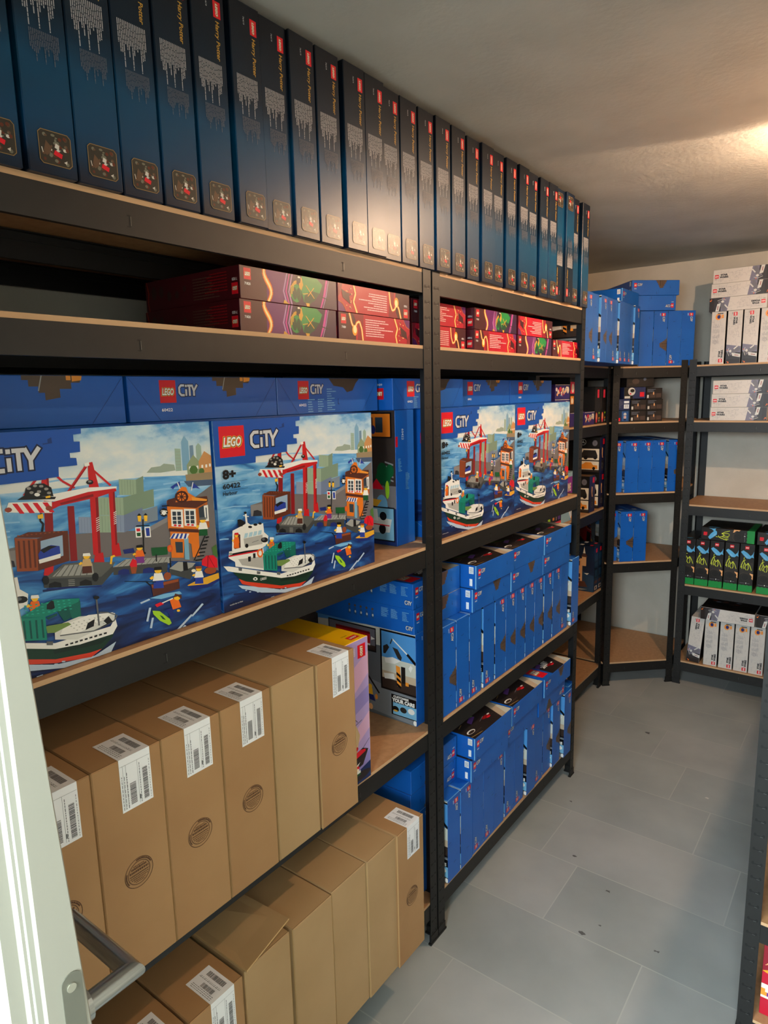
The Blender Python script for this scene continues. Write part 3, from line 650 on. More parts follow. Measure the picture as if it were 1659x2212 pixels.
# big harbour set
HARB = '''sk:210,605 216,681 480,789 1000,790 1002,579 701,603 439,599;w2:38,578 118,581 117,586 37,583;w2:118,581 201,574 201,579 118,586;w2:165,559 237,562 236,567 164,564;w2:236,562 310,555 310,560 236,567;w2:266,565 312,567 311,572 265,570;w2:311,567 357,563 357,568 311,572;w2:49,477 137,478 137,483 48,482;w2:137,478 229,467 229,472 137,483;w2:19,434 86,434 85,439 18,439;w2:85,434 154,425 154,430 85,439;w2:147,513 204,514 203,519 146,518;w2:203,514 262,508 262,513 204,519;w2:21,381 51,380 50,385 20,385;w2:50,380 80,376 81,380 51,385;w2:169,439 202,439 201,444 169,444;w2:201,439 234,435 234,440 202,444;w2:67,533 97,534 97,539 66,538;w2:97,534 127,531 127,536 97,539;w2:187,486 209,486 208,491 187,491;w2:209,486 230,484 230,489 209,491;w2:2,309 25,308 24,313 1,314;w2:24,308 47,304 48,309 25,313;w2:590,544 630,545 629,551 589,550;w2:629,545 670,542 670,547 630,551;w2:709,545 776,547 774,552 707,551;w2:775,547 844,541 844,547 775,552;w2:331,620 417,625 416,630 330,626;w2:417,625 507,618 507,624 417,630;w2:540,597 619,600 618,605 539,602;w2:619,600 701,594 701,600 619,605;w2:776,564 831,565 829,571 775,570;w2:830,565 885,561 885,567 830,571;w3:306,273 410,262 410,270 306,281;w3:411,262 523,269 519,278 408,270;w3:413,181 485,171 484,180 413,189;w3:486,171 562,174 558,183 483,180;w3:548,115 602,107 601,116 547,124;w3:604,107 660,108 656,118 600,116;w3:796,102 873,92 872,101 795,112;w3:875,92 956,93 951,103 870,102;w3:552,184 611,176 610,186 551,193;w3:612,176 673,179 669,188 608,186;w3:55,64 118,53 117,61 55,72;w3:119,53 185,54 182,62 116,61;w3:226,14 327,-5 327,3 226,22;w3:328,-5 437,-6 434,3 325,3;w3:453,-2 550,-20 549,-10 452,7;w3:551,-20 654,-21 650,-11 547,-10;w3:673,15 771,-1 770,9 672,25;w3:773,-1 877,-1 872,9 769,9;w3:845,51 909,42 907,52 844,61;w3:910,42 976,42 971,52 906,52;gr1:711,617 731,634 769,635 784,643 828,635 832,613 768,611;tw2:835,695 860,692 859,609 833,610;gr1:837,681 859,679 860,682 837,684;gr1:836,669 859,667 859,670 836,672;gr1:836,657 859,655 859,658 836,660;gr1:835,645 858,643 858,646 835,648;gr1:835,633 858,631 858,634 835,636;gr1:834,621 857,619 857,622 834,624;tw1:866,719 880,740 897,717 897,608 863,609;tw3:901,701 918,702 918,606 899,608;tw2:930,696 942,708 954,695 954,630 929,631;ho1:883,628 915,665 940,637 941,586 884,589;ho2:938,637 967,675 1000,653 1000,579 940,584;wh:893,621 901,621 900,609 892,610;wh:910,621 918,621 918,609 910,609;wh:927,621 935,621 935,609 926,610;wh:950,622 958,622 958,610 949,610;wh:969,622 977,622 977,610 968,610;wh:986,624 995,623 994,611 986,612;gr2:931,605 929,598 924,593 916,590 908,591 901,594 896,601 894,608 896,615 902,621 909,623 917,623 925,619 930,613;gr2:962,596 960,591 957,587 951,584 946,585 941,588 937,593 936,598 938,604 941,608 947,610 952,610 957,607 961,602;qu:874,592 1002,590 1003,560 875,568;w4:865,568 1001,560 1003,537 885,544;pav:175,429 381,449 682,410 800,449 996,540 998,185 915,241 782,273 551,338 375,359 244,377 173,383;pav2:172,429 248,425 244,374 172,381;dk:182,380 188,403 209,403 231,393 233,373;pav2:678,410 795,447 797,430 682,394;c2:649,491 681,483 679,432 647,439;c2d:681,483 743,490 741,438 679,432;c2d:664,484 662,437 663,437 666,484;c1:601,606 666,597 663,541 598,551;c1d:666,597 696,607 693,550 663,541;c1d:611,601 608,550 610,550 612,601;c1d:622,600 619,549 620,549 623,600;c1d:632,599 630,548 631,548 634,599;c1d:643,598 640,547 642,547 645,598;c1d:654,597 651,546 653,546 655,597;c1:520,553 611,540 608,477 516,492;c1d:611,540 733,555 730,491 608,477;c1d:530,547 527,490 528,490 531,547;c1d:541,546 538,489 539,489 543,546;c1d:553,545 549,488 551,488 554,544;c1d:564,543 561,486 562,486 565,543;c1d:575,542 572,485 574,485 577,542;c1d:587,541 584,484 585,484 588,541;c1d:599,540 595,482 597,482 600,540;c3:446,497 516,485 513,430 443,443;c3d:516,485 516,489 513,434 513,430;c3d:455,491 452,442 453,442 456,491;c3d:465,490 462,440 463,440 466,490;c3d:475,489 472,439 473,439 476,489;c3d:485,488 482,438 483,438 486,487;c3d:495,486 492,436 493,436 496,486;c3d:505,485 502,435 503,435 506,485;c1:516,491 608,477 604,416 513,432;c1d:608,477 608,480 605,420 604,416;c1d:526,485 523,431 525,430 528,485;c1d:538,484 535,429 536,429 539,484;c1d:549,482 546,428 547,427 550,482;c1d:561,481 557,426 559,426 562,481;c1d:572,480 569,425 570,424 573,480;c1d:584,478 581,423 582,423 585,478;c1d:595,477 592,422 594,421 597,477;c3:568,485 608,477 604,416 565,425;c3d:608,477 682,494 679,432 604,416;c3d:580,479 577,423 579,423 582,479;c3d:594,477 590,422 592,422 595,477;rdD:413,538 435,536 428,351 405,354;rdD:341,583 368,580 352,351 327,350;rd:560,574 582,573 574,378 553,378;rd:552,380 580,383 585,336 551,338;rdD:575,571 582,572 574,378 567,377;rd:493,592 522,588 511,359 484,359;rdD:512,589 522,588 511,359 502,359;rd:490,360 519,361 522,301 475,304;rd:324,366 351,363 343,319 314,327;wh:506,480 518,485 517,486 505,482;wh:571,490 582,494 580,496 569,492;wh:506,473 518,477 516,479 504,475;wh:571,484 581,487 580,489 569,486;wh:505,466 518,470 516,472 504,468;wh:570,477 581,481 579,483 569,479;wh:505,459 517,463 516,465 503,460;wh:570,471 581,474 579,476 568,473;wh:504,451 517,456 515,458 503,453;wh:569,464 580,467 579,469 568,466;wh:504,444 516,449 515,451 502,446;wh:569,457 580,461 578,463 568,459;wh:504,437 516,442 514,443 502,439;wh:569,451 580,454 578,456 567,453;rd:335,606 351,684 365,683 360,575 327,576;rd:491,563 495,673 512,675 528,580 525,556;rdD:357,677 365,683 360,575 355,576;rd:352,674 279,593 286,589 359,671;rd:361,669 401,621 408,624 368,672;rd:402,620 440,593 446,597 407,625;rd:484,664 435,607 444,603 493,660;rd:435,607 383,549 392,545 444,603;rd:510,644 566,586 573,589 517,647;rdD:487,659 440,606 443,604 490,658;rdD:440,606 390,549 393,547 443,604;wh:346,687 368,685 369,674 347,675;wh:483,673 500,675 501,664 486,661;wh:285,580 488,591 591,582 589,572 512,571 373,560;rd:363,558 487,576 587,576 588,566 520,554 387,543 361,534;rdD:388,552 504,567 505,558 395,546;wh:235,576 365,562 361,524 223,547;red:245,571 260,569 278,535 264,537;red:275,568 290,566 309,532 293,534;red:305,565 320,563 339,529 324,530;red:335,562 351,560 370,525 355,527;rb:243,552 241,549 238,547 234,546 230,546 226,548 223,551 222,555 224,558 227,560 231,561 235,561 239,559 242,556;rb:365,539 364,536 360,534 356,533 351,533 347,535 344,538 343,542 344,545 348,547 352,549 357,548 361,546 364,543;K:261,580 283,591 380,574 375,567;K:282,589 290,614 315,624 346,622 368,606 372,577;ch:306,611 304,608 299,607 294,609 292,612 294,615 299,616 304,614;ch:325,617 323,614 318,613 313,615 312,618 314,621 319,622 323,620;ch:344,613 342,610 337,610 332,611 330,615 333,618 338,618 342,617;ch:359,603 357,600 352,599 347,600 345,604 347,607 352,608 357,606;ch:312,597 310,594 305,593 301,595 299,598 301,601 306,602 311,600;ch:335,597 333,594 328,593 323,595 322,599 324,602 329,602 334,601;ch:366,589 364,586 359,585 354,587 352,590 354,593 359,594 364,592;wh:331,588 328,584 321,583 315,586 313,590 316,594 322,595 328,592;ye:347,580 362,581 362,574 347,574;wh:480,588 527,584 526,576 479,580;K:509,607 505,601 496,600 486,603 483,609 487,614 497,616 506,613;ch:503,610 501,607 496,607 491,608 490,611 492,613 496,614 501,612;K:325,529 319,506 325,505 332,528;K:319,504 327,492 334,494 325,506;K:327,494 319,464 326,462 334,492;ye:316,524 333,526 333,511 316,512;br2:240,465 282,475 407,457 397,447 307,452;br:240,464 307,450 299,346 236,358;br2:248,454 254,452 250,365 244,366;br2:263,452 269,450 265,362 259,364;br2:278,450 284,448 280,360 274,361;br2:293,448 299,446 295,358 289,359;br2:307,450 406,456 401,357 299,346;cb:316,440 387,446 383,378 311,371;bl2:305,399 316,414 347,421 374,412 374,384 306,381;K:312,411 339,420 367,413 347,409 322,399;wh:304,381 375,387 373,373 305,368;br:255,469 253,467 249,468 248,470 250,471 253,470;br:268,468 266,466 263,467 261,468 263,470 267,469;br:282,466 280,465 276,466 274,467 276,469 280,468;br:295,465 293,464 290,465 288,466 290,468 294,467;br:309,464 307,463 303,464 302,465 304,466 307,466;br:323,463 321,462 317,462 315,464 317,465 321,465;br:337,462 335,461 331,461 329,463 331,464 335,464;br:351,461 349,460 345,460 343,462 345,463 349,463;br:365,460 363,459 359,459 357,461 359,462 363,462;br:379,459 377,457 373,458 371,460 373,461 377,460;br:394,457 392,456 388,457 386,459 388,460 392,459;dg:313,316 379,350 423,346 559,318 549,304 521,284 504,278;lg:340,317 382,345 477,331 479,291;dg:349,313 384,344 381,346 347,315;dg:370,309 400,342 397,343 367,311;dg:391,306 416,339 413,341 388,307;dg:412,302 432,337 429,338 409,304;dg:433,299 449,334 446,335 430,300;dg:455,295 466,332 463,333 452,296;dg2:311,316 504,278 502,249 311,286;dg2:504,278 549,307 550,286 502,248;K:325,283 328,296 347,299 366,289 366,275;K:426,265 428,278 448,282 468,271 469,257;lg:390,292 411,288 411,290 390,294;lg:390,286 411,282 411,284 390,288;lg:389,280 410,276 411,278 390,282;lg:389,274 410,270 410,272 389,276;nv:318,279 502,242 502,246 318,283;lg:549,301 599,319 778,290 782,266 648,282;dg2:549,301 767,272 761,235 549,273;nv:565,270 568,284 588,287 608,279 610,262;nv:660,253 664,268 685,270 706,262 708,245;dg:568,299 600,316 598,318 566,300;dg:589,295 620,313 618,314 587,297;dg:611,292 640,310 638,311 609,293;dg:633,288 660,306 658,308 630,290;dg:655,284 681,303 679,305 653,286;dg:677,281 702,300 700,301 675,282;dg:700,277 723,297 721,298 697,279;dg:723,273 744,293 742,295 720,275;dg:746,270 766,290 763,291 744,271;gn2:703,340 770,331 770,301 704,309;nv:592,355 633,354 637,336 596,339;ye:539,315 544,342 558,344 562,338 551,335 546,313;K:775,287 775,247 781,246 781,286;K:719,312 717,285 723,284 724,311;K:677,451 669,325 674,324 682,451;K:681,325 678,322 671,322 665,324 662,328 665,332 672,332 678,329;K:651,433 704,426 704,423 651,429;ye:659,467 674,465 671,444 660,446;K:658,467 667,475 675,465;ye:684,464 699,462 696,441 685,443;K:683,464 692,472 700,462;wh:646,427 670,424 670,386 646,389;wh:683,422 706,419 706,380 683,383;red:650,422 665,420 665,409 651,411;gn2:650,406 666,404 665,391 651,393;bl2:687,417 702,415 702,385 688,387;orS:907,457 964,478 968,372 911,363;or:783,503 910,457 911,370 780,397;brD:785,506 965,497 968,476 910,457 782,483;or:821,511 831,533 854,548 872,544 879,522 909,502 908,489 820,493;brD:788,507 823,511 822,495 784,493;orL:893,504 964,485 962,478 895,489;wd:879,507 875,496 863,488 848,487 833,491 822,501 819,513 823,524 834,531 850,533 865,529 875,519;or:869,508 866,500 858,495 848,494 838,497 831,504 829,512 832,520 839,525 849,526 859,523 866,516;wd:819,511 879,505 879,508 819,515;wd:847,533 845,487 850,486 852,533;wd:828,528 867,490 870,492 831,529;wd:868,526 826,496 829,494 871,524;wd:857,509 854,505 848,504 843,506 841,511 843,515 849,516 854,513;wh:797,469 849,461 847,391 795,405;wn:803,460 840,454 839,405 802,413;wh:819,463 818,405 823,404 824,463;wh:801,441 843,435 844,438 801,444;wh:800,425 843,419 843,421 800,428;red:818,405 816,402 811,402 806,404 804,407 806,409 811,410 816,408;red:837,400 835,398 830,397 825,399 823,402 825,405 830,405 835,404;wh:854,463 907,454 906,384 852,397;wn:861,454 899,448 898,398 860,406;wh:877,457 875,398 880,397 882,456;wh:858,435 902,428 902,431 858,437;wh:857,418 901,412 902,414 857,421;red:876,397 874,395 869,394 864,396 862,399 864,402 869,402 874,401;red:895,393 893,390 888,390 883,392 881,395 883,397 888,398 893,396;wn:921,455 953,465 953,401 923,391;wh:946,461 966,462 966,397 948,398;wn:954,453 954,408 959,407 959,452;brD:783,400 915,372 915,359 782,387;or:787,386 914,359 911,262 879,267 876,321 846,339 838,274 785,285;wn:805,343 838,336 836,294 806,301;pr:846,352 865,348 863,261 843,266;wh:782,360 799,377 871,363 858,344;bl2:786,359 801,376 809,374 796,357;bl2:805,355 818,373 826,371 815,353;bl2:824,352 835,370 843,368 834,350;bl2:843,348 852,367 860,365 853,346;bl2:804,553 845,570 847,554 824,553 814,543;bl2:893,536 901,561 936,529 917,536;wh:833,566 842,541 846,542 837,567;wh:902,560 892,529 896,528 906,559;K:761,485 792,483 792,487 760,489;K:785,460 782,452 775,447 766,446 758,449 752,456 750,464 752,472 759,477 768,479 777,475 783,469;wh:776,460 773,454 767,452 761,455 758,462 761,468 767,470 774,466;wh:753,467 780,453 781,455 755,468;wh:754,456 782,463 780,465 753,458;wh:756,471 781,465 781,467 756,473;K:889,255 926,251 926,246 889,249;K:898,269 932,265 932,260 898,263;K:907,282 938,279 938,274 907,276;K:916,296 944,293 944,288 916,290;K:925,309 950,308 949,302 925,303;K:934,323 955,322 955,316 934,317;K:943,336 961,336 961,330 943,330;K:886,252 956,356 951,358 881,254;gr2:971,287 993,297 998,241 975,258;rg:792,320 790,312 784,308 776,309 771,315 769,324 771,332 778,336 785,335 791,329;or:787,321 785,315 780,314 776,317 775,323 777,329 781,330 785,327;gn2:917,373 954,368 956,340 914,346;wh:922,398 952,394 959,366 912,372;ye:901,384 913,390 920,382 908,377;ye:951,403 948,397 941,394 932,395 925,400 923,406 926,412 933,415 942,414 948,409;gy:921,408 923,418 951,415 954,404;brD:442,330 473,325 473,299 438,304;tn:446,353 471,349 476,323 438,329;ye:429,340 439,346 444,338 434,334;ye:471,357 468,352 462,350 455,351 449,355 448,361 450,366 456,369 463,368 469,363;wh:446,363 448,372 471,369 474,358;pu:639,321 670,316 671,291 636,296;og:643,343 668,339 674,314 635,320;ye:626,331 636,336 641,329 631,325;ye:668,347 665,342 659,340 652,341 646,345 644,351 647,356 653,358 660,357 666,353;K:642,352 645,361 668,359 671,348;red:612,297 626,317 640,305 640,283 616,284;br:613,287 640,283 633,259 617,262;K:329,308 327,300 321,295 314,296 309,303 308,312 310,320 316,325 323,324 328,317;K:494,280 491,271 485,266 478,267 472,274 471,284 473,293 480,297 487,296 493,289;dg2:771,245 863,243 888,228 860,182 770,225;lg:771,246 812,264 889,242 872,229 821,223;K:832,258 851,255 853,221 831,223;yb:844,162 897,172 996,177 997,151 938,137 869,143;nv:847,159 938,144 997,154 997,144 938,130 869,137;br:987,191 978,182 956,181 935,189 926,201 936,210 957,211 978,203;red:917,227 920,248 943,260 975,255 993,235 992,199 952,209;rdD:948,259 942,210 946,210 952,259;rdD:949,259 977,204 980,204 952,259;bl2:883,185 918,179 919,151 879,159;wh:887,209 916,204 922,176 878,184;ye:868,196 879,201 885,193 874,190;ye:915,212 912,207 905,204 897,206 890,211 888,217 891,222 898,225 906,223 912,219;br:886,219 889,228 915,224 918,213;cr:888,211 884,207 877,207 870,210 867,215 870,219 877,220 885,217;brD:689,204 809,198 810,158 694,157;br:691,201 807,197 805,187 693,190;br:777,216 772,206 759,203 748,210 744,222 749,232 761,235 773,228;bl2:701,216 740,209 741,178 698,186;wh:706,243 738,237 745,207 697,215;ye:685,229 698,235 704,225 692,221;ye:737,247 734,241 726,238 717,240 710,245 708,252 711,258 718,261 727,260 734,255;K:706,254 709,265 738,261 741,248;K:586,240 710,207 711,210 586,242;K:666,220 684,200 689,202 671,221;sp:679,154 738,155 807,148 817,136 727,138;lm:686,104 715,94 755,52 762,33 750,28 713,57 688,90;gn2:714,79 726,71 739,52 725,60;nv:735,93 775,91 773,58 758,51 752,76;og:761,126 798,123 810,84 772,84;ye:809,123 805,116 794,115 783,121 779,129 784,136 795,137 805,132;brD:779,130 787,144 815,130 814,115 798,130;wh:775,130 715,122 718,118 777,126;red:697,124 722,127 736,116 706,112;ye:804,71 800,68 792,69 788,75 792,79 800,77;fo:673,119 657,71 665,68 682,117;fo:681,78 669,41 678,38 689,76;fo:851,43 777,-2 784,-8 858,37;fo:905,73 851,36 858,31 913,67;fo:818,9 771,-21 778,-27 826,3;fo:677,153 639,148 643,142 681,147;fo:79,102 184,70 320,22 453,8 534,33 504,-11 359,-2 204,38 98,83;hl:47,174 203,117 324,77 491,66 539,86 524,55 480,21 337,34 101,116 75,142;hlD:316,73 508,58 481,43 319,59;rr:84,129 122,108 322,40 437,24 480,24 440,7 321,27 191,65 100,102;wh:10,199 38,193 219,130 325,95 519,94 539,121 544,88 525,64 405,64 324,75 203,117 69,160 30,174;wh:43,255 227,234 231,193 227,133 71,185 70,205 38,228;gy2:88,212 224,197 221,143 106,183;red:38,239 222,228 223,221 41,232;K:49,244 223,236 222,228 47,236;wh:67,338 120,350 234,341 237,301 260,280 254,245 211,231 118,242 58,254;brD:74,320 91,323 106,314 104,259 71,259;gy2:122,294 227,292 224,252 126,257;wl:131,315 148,314 143,296 124,295;wl:156,314 174,314 169,296 148,295;wl:181,314 199,313 194,296 174,295;wl:206,313 225,313 220,295 199,295;og:70,288 96,283 96,258 67,264;og:74,310 96,306 99,281 67,287;ye:60,298 68,303 72,295 64,292;ye:95,314 93,309 88,306 82,307 77,311 76,317 78,322 83,325 89,323 94,319;red:74,319 77,327 96,325 98,314;K:257,263 253,257 242,255 229,257 219,264 216,271 220,277 231,279 244,277 254,271;gy:240,269 237,266 230,265 224,268 222,273 225,276 231,277 237,274;K:146,259 143,253 136,251 130,255 128,262 131,269 138,270 144,266;K:96,379 111,379 135,364 132,348 99,348;wh:136,399 139,346 149,345 146,398;wh:120,350 148,359 165,345 140,341;K:147,401 145,397 139,396 133,399 131,403 134,407 140,407 145,405;wh:126,391 157,381 158,384 127,394;K:172,335 169,332 161,332 153,335 150,339 153,343 161,343 169,340;K:202,340 198,337 190,337 182,340 179,344 182,348 191,348 199,345;K:226,341 223,338 216,338 209,341 206,345 209,348 216,348 223,346;og:225,210 222,201 215,195 206,194 198,199 192,207 190,217 193,226 200,232 209,233 218,228 224,220;wh:217,211 215,205 210,202 204,203 200,208 198,215 201,222 206,225 212,224 216,219;K:140,212 156,211 154,189 140,191;K:168,221 182,219 181,198 168,200;gr1:60,241 57,238 50,238 43,241 41,245 44,249 51,249 57,246;gy2:165,274 162,270 157,270 152,272 151,277 153,280 158,281 163,278;gy:167,268 204,271 203,273 166,270;og:261,231 290,225 290,198 257,205;og:265,254 289,249 294,223 257,230;ye:249,242 258,247 263,239 254,235;ye:289,258 286,252 280,250 274,251 269,256 267,262 269,267 275,269 282,268 287,264;wh:265,263 268,273 290,269 292,258;lg2:329,151 411,161 540,137 534,110 398,84 326,107;wh:361,147 445,157 535,141 486,123 408,106 343,115;gy2:376,144 375,143 371,143 370,145 372,147 375,146;gy2:386,135 384,133 381,134 379,136 381,137 384,137;gy2:395,125 393,124 390,125 388,127 390,128 393,127;gy2:404,116 403,115 399,115 398,117 400,118 403,118;gy2:395,143 393,142 390,143 388,144 390,146 393,145;gy2:404,134 402,132 399,133 397,135 399,136 402,136;gy2:413,124 412,123 408,124 407,126 408,127 412,126;gy2:423,115 421,114 418,114 416,116 418,117 421,117;gy2:413,142 411,141 408,142 406,144 408,145 411,144;gy2:422,133 421,132 417,132 416,134 417,135 421,135;gy2:432,123 430,122 427,123 425,125 427,126 430,125;gy2:441,114 440,113 436,113 435,115 436,116 440,116;gy2:431,141 429,140 426,141 425,143 426,144 430,143;gy2:441,132 439,131 436,131 434,133 436,134 439,134;gy2:450,122 449,121 445,122 444,124 446,125 449,124;gy2:460,113 458,111 455,112 453,114 455,115 459,115;gy2:450,140 448,139 445,140 443,142 445,143 448,142;gy2:460,131 458,130 454,130 453,132 455,134 458,133;gy2:469,121 468,120 464,121 462,123 464,124 468,123;gy2:479,112 477,110 474,111 472,113 474,114 478,114;gy2:469,139 467,138 463,139 462,141 464,142 467,141;gy2:478,130 477,129 473,129 472,131 473,133 477,132;gy2:488,120 487,119 483,120 481,122 483,123 487,122;gy2:498,111 496,109 493,110 491,112 493,113 497,113;gy2:488,139 486,137 482,138 481,140 483,141 486,141;gy2:498,129 496,128 492,128 491,130 492,132 496,131;gy2:508,119 506,118 502,119 501,121 502,122 506,121;gy2:518,109 516,108 512,109 511,111 512,112 516,111;gy:343,113 458,94 458,98 343,117;gy:459,94 535,108 532,112 457,98;gy:536,109 549,125 544,127 531,111;gy:548,127 515,148 512,146 545,125;gy:514,149 484,157 483,153 513,145;gy:475,212 475,110 481,109 481,211;K:489,208 486,204 478,203 470,207 467,212 471,216 478,217 486,213;K:439,130 465,137 459,113 429,108;K:495,121 515,133 527,111 507,106;K:485,100 530,109 528,112 484,103;gn3:302,160 374,152 384,142 328,130 304,136;tlD:341,204 421,214 420,160 385,165 362,159 342,199;tlD:304,188 342,193 341,185 311,179;tl2:378,213 420,220 418,161 388,160;tl:226,211 299,236 335,241 420,223 415,212 302,191;tl:223,210 304,191 301,114 223,135;tlD:234,198 240,197 239,136 233,138;tlD:252,194 258,193 257,132 251,134;tlD:271,190 277,189 275,127 269,129;tlD:289,187 295,185 294,123 288,125;tlL:254,213 251,211 247,212 245,215 247,216 252,215;tlL:253,223 251,221 246,222 244,225 246,226 251,225;tlL:252,233 250,231 245,232 243,235 245,236 250,235;tlL:251,243 249,241 244,242 242,245 245,246 249,245;tlL:270,210 268,209 263,210 261,212 264,214 268,213;tlL:270,221 267,219 263,220 261,222 263,224 267,223;tlL:269,231 266,229 262,230 260,232 262,234 267,233;tlL:268,241 266,239 261,240 259,242 261,244 266,243;tlL:287,208 285,207 280,208 278,210 281,211 285,210;tlL:286,218 284,217 279,218 277,220 280,221 284,221;tlL:286,228 283,227 279,228 276,230 279,232 283,231;tlL:285,239 282,237 278,238 276,240 278,242 283,241;tlL:304,206 302,205 297,205 295,208 297,209 302,208;tlL:303,216 301,215 296,216 294,218 297,219 301,218;tlL:303,226 300,225 296,226 293,228 296,229 300,228;tlL:302,236 299,235 295,236 293,238 295,240 300,239;tlL:322,204 319,202 314,203 312,205 315,207 319,206;tlL:321,214 318,212 314,213 311,216 314,217 318,216;tlL:320,224 317,223 313,224 310,226 313,227 318,226;tlL:319,234 316,233 312,234 310,236 312,237 317,236;tlL:339,201 336,200 332,201 329,203 332,204 337,203;tlL:338,211 336,210 331,211 329,213 331,215 336,214;tlL:337,222 335,220 330,221 328,224 330,225 335,224;tlL:336,232 334,231 329,232 327,234 329,235 334,234;tlL:356,199 354,198 349,198 347,201 349,202 354,201;tlL:356,209 353,208 348,209 346,211 348,212 353,211;tlL:355,220 352,218 347,219 345,221 348,223 352,222;tlL:354,230 351,229 346,229 344,232 347,233 351,232;tlL:374,196 372,195 367,196 364,198 367,200 372,199;tlL:373,207 371,206 366,206 364,209 366,210 371,209;tlL:372,217 370,216 365,217 363,219 365,220 370,220;tlL:371,228 369,226 364,227 362,229 364,231 369,230;tlL:392,194 389,193 385,194 382,196 385,197 390,196;tlL:391,204 388,203 384,204 381,206 384,208 389,207;tlL:390,215 388,214 383,215 380,217 383,218 388,217;tlL:389,225 387,224 382,225 379,227 382,229 387,228;K:310,215 312,230 327,240 335,236 336,212 325,210;gy:85,176 104,170 102,159 86,164;gy:183,140 203,133 201,122 183,127;gy:298,110 319,103 317,91 298,97;K:357,80 366,80 366,74 356,75;K:373,80 383,80 383,74 373,75;K:390,80 400,79 399,74 389,74;K:406,80 416,79 416,74 406,74;K:423,79 433,79 433,73 423,74;K:440,79 450,79 450,73 440,74;K:457,79 468,79 467,73 457,73;K:475,79 485,78 485,73 474,73;K:492,79 503,78 502,72 492,73;wh:185,104 181,100 172,100 163,104 159,111 164,115 173,116 182,111;hl:178,106 176,104 172,104 168,106 167,109 168,111 173,111 177,109;fo:125,69 122,67 115,69 112,72 116,73 122,72;fo:146,56 142,55 136,56 133,60 136,61 143,60;fo:168,57 164,56 158,57 155,61 158,62 165,60;fo:189,45 186,43 179,45 176,48 179,50 186,48;fo:212,46 208,44 202,46 198,49 202,51 209,49;fo:235,46 231,45 224,46 221,50 225,51 232,50;fo:257,34 253,32 247,34 243,37 247,39 254,37;fo:281,34 277,33 270,34 267,38 270,40 277,38;fo:303,21 300,20 293,21 289,25 293,27 300,25;fo:328,22 324,20 317,22 313,26 317,27 324,25;fo:352,23 348,21 341,23 338,26 341,28 349,26;fo:376,9 372,8 365,9 361,13 365,15 372,13;fo:401,10 397,8 390,10 386,14 390,15 397,13;fo:426,-4 422,-5 414,-4 411,0 414,2 422,0;fo:451,-3 447,-5 440,-3 436,1 440,2 448,0;fo:478,-3 474,-4 466,-3 462,1 466,3 474,1;fo:256,2 276,2 275,5 255,5;fo:276,-13 295,-13 294,-10 275,-9;fo:296,-9 316,-9 315,-6 295,-6;fo:317,-5 338,-6 337,-3 316,-2;fo:338,-21 358,-21 357,-18 337,-17;fo:359,-17 380,-18 379,-14 358,-14;fo:381,-13 402,-14 401,-11 380,-10;fo:402,-29 423,-29 422,-26 401,-26;fo:424,-25 446,-26 444,-23 423,-22;fo:447,-22 468,-22 467,-19 446,-18;fo:469,-18 491,-19 490,-15 468,-15;fo:491,-34 514,-35 512,-31 490,-31;fo:515,-30 537,-31 536,-28 514,-27;fo:538,-27 561,-27 560,-24 537,-23;hb:0,790 482,790 481,772 454,770 454,747 474,746 472,712 437,711 437,695 457,693 458,669 396,669 394,638 354,637 353,634 212,633 210,607 2,609;hbD:353,748 370,749 370,760 383,766 384,747 355,744;K:29,539 159,539 159,540 29,540;K:31,505 160,505 160,506 31,506'''
SC = 0.478/1000
def harbour_front():
    a = Art(); a.rect(sea_m, 0, 0, .478, .37)
    items = HARB.split(';'); ky = 0.37/790
    def conv(s): return [tuple(v*q for v, q in zip(map(int, p.split(',')), (SC, ky))) for p in s.split(' ')]
    late = []
    for it in items:
        c, pts = it.split(':'); c = sky_m if c == 'sk' else c; (a.P.append((c, conv(pts), None)))
        if c == 'hbD':                       # on the blue header: trade mark and series name
            a.brick(27*SC, 641*ky, 129*SC, 125*ky); a.city(186*SC, 668*ky, 71*ky, 160*SC)
    a.text('K', '8+', 33*SC, 552*ky, 40*ky, 68*SC, bold=.05); a.text('K', '60422', 31*SC, 513*ky, 22*ky, 90*SC, bold=.028); a.text('K', 'Harbour', 30*SC, 487*ky, 16*ky, 74*SC, bold=.018)
    a.text('wh', 'CARGO', 199*SC, 93*ky, 12*ky, 36*SC, bold=.02, rise=-.05); a.text('wh', 'models do not float', 29*SC, 26*ky, 6*ky, 68*SC)
    return a
def hside():
    a = Art(); D = 0.09; H = .37
    a.rect(sea_m, 0, 0, D, H*.64); a.poly(blue_m, (0, H), (D, H), (D, H*.55), (D*.7, H*.55), (D*.7, H*.42), (D*.4, H*.42), (D*.4, H*.3), (0, H*.3))
    a.put(Art().brick(0, 0, .03, .036).city(.036, .006, .024), .03, H*.82, -90); a.poly(blue_m, (0, 0), (D, 0), (D, .02), (D*.5, .035), (D*.4, .05), (0, .045)); a.line(blue_in, .001, (.01, .045), (D, .002))
    return a
def topart(): return Art().rect(blue_m, 0, 0, .478, .09)
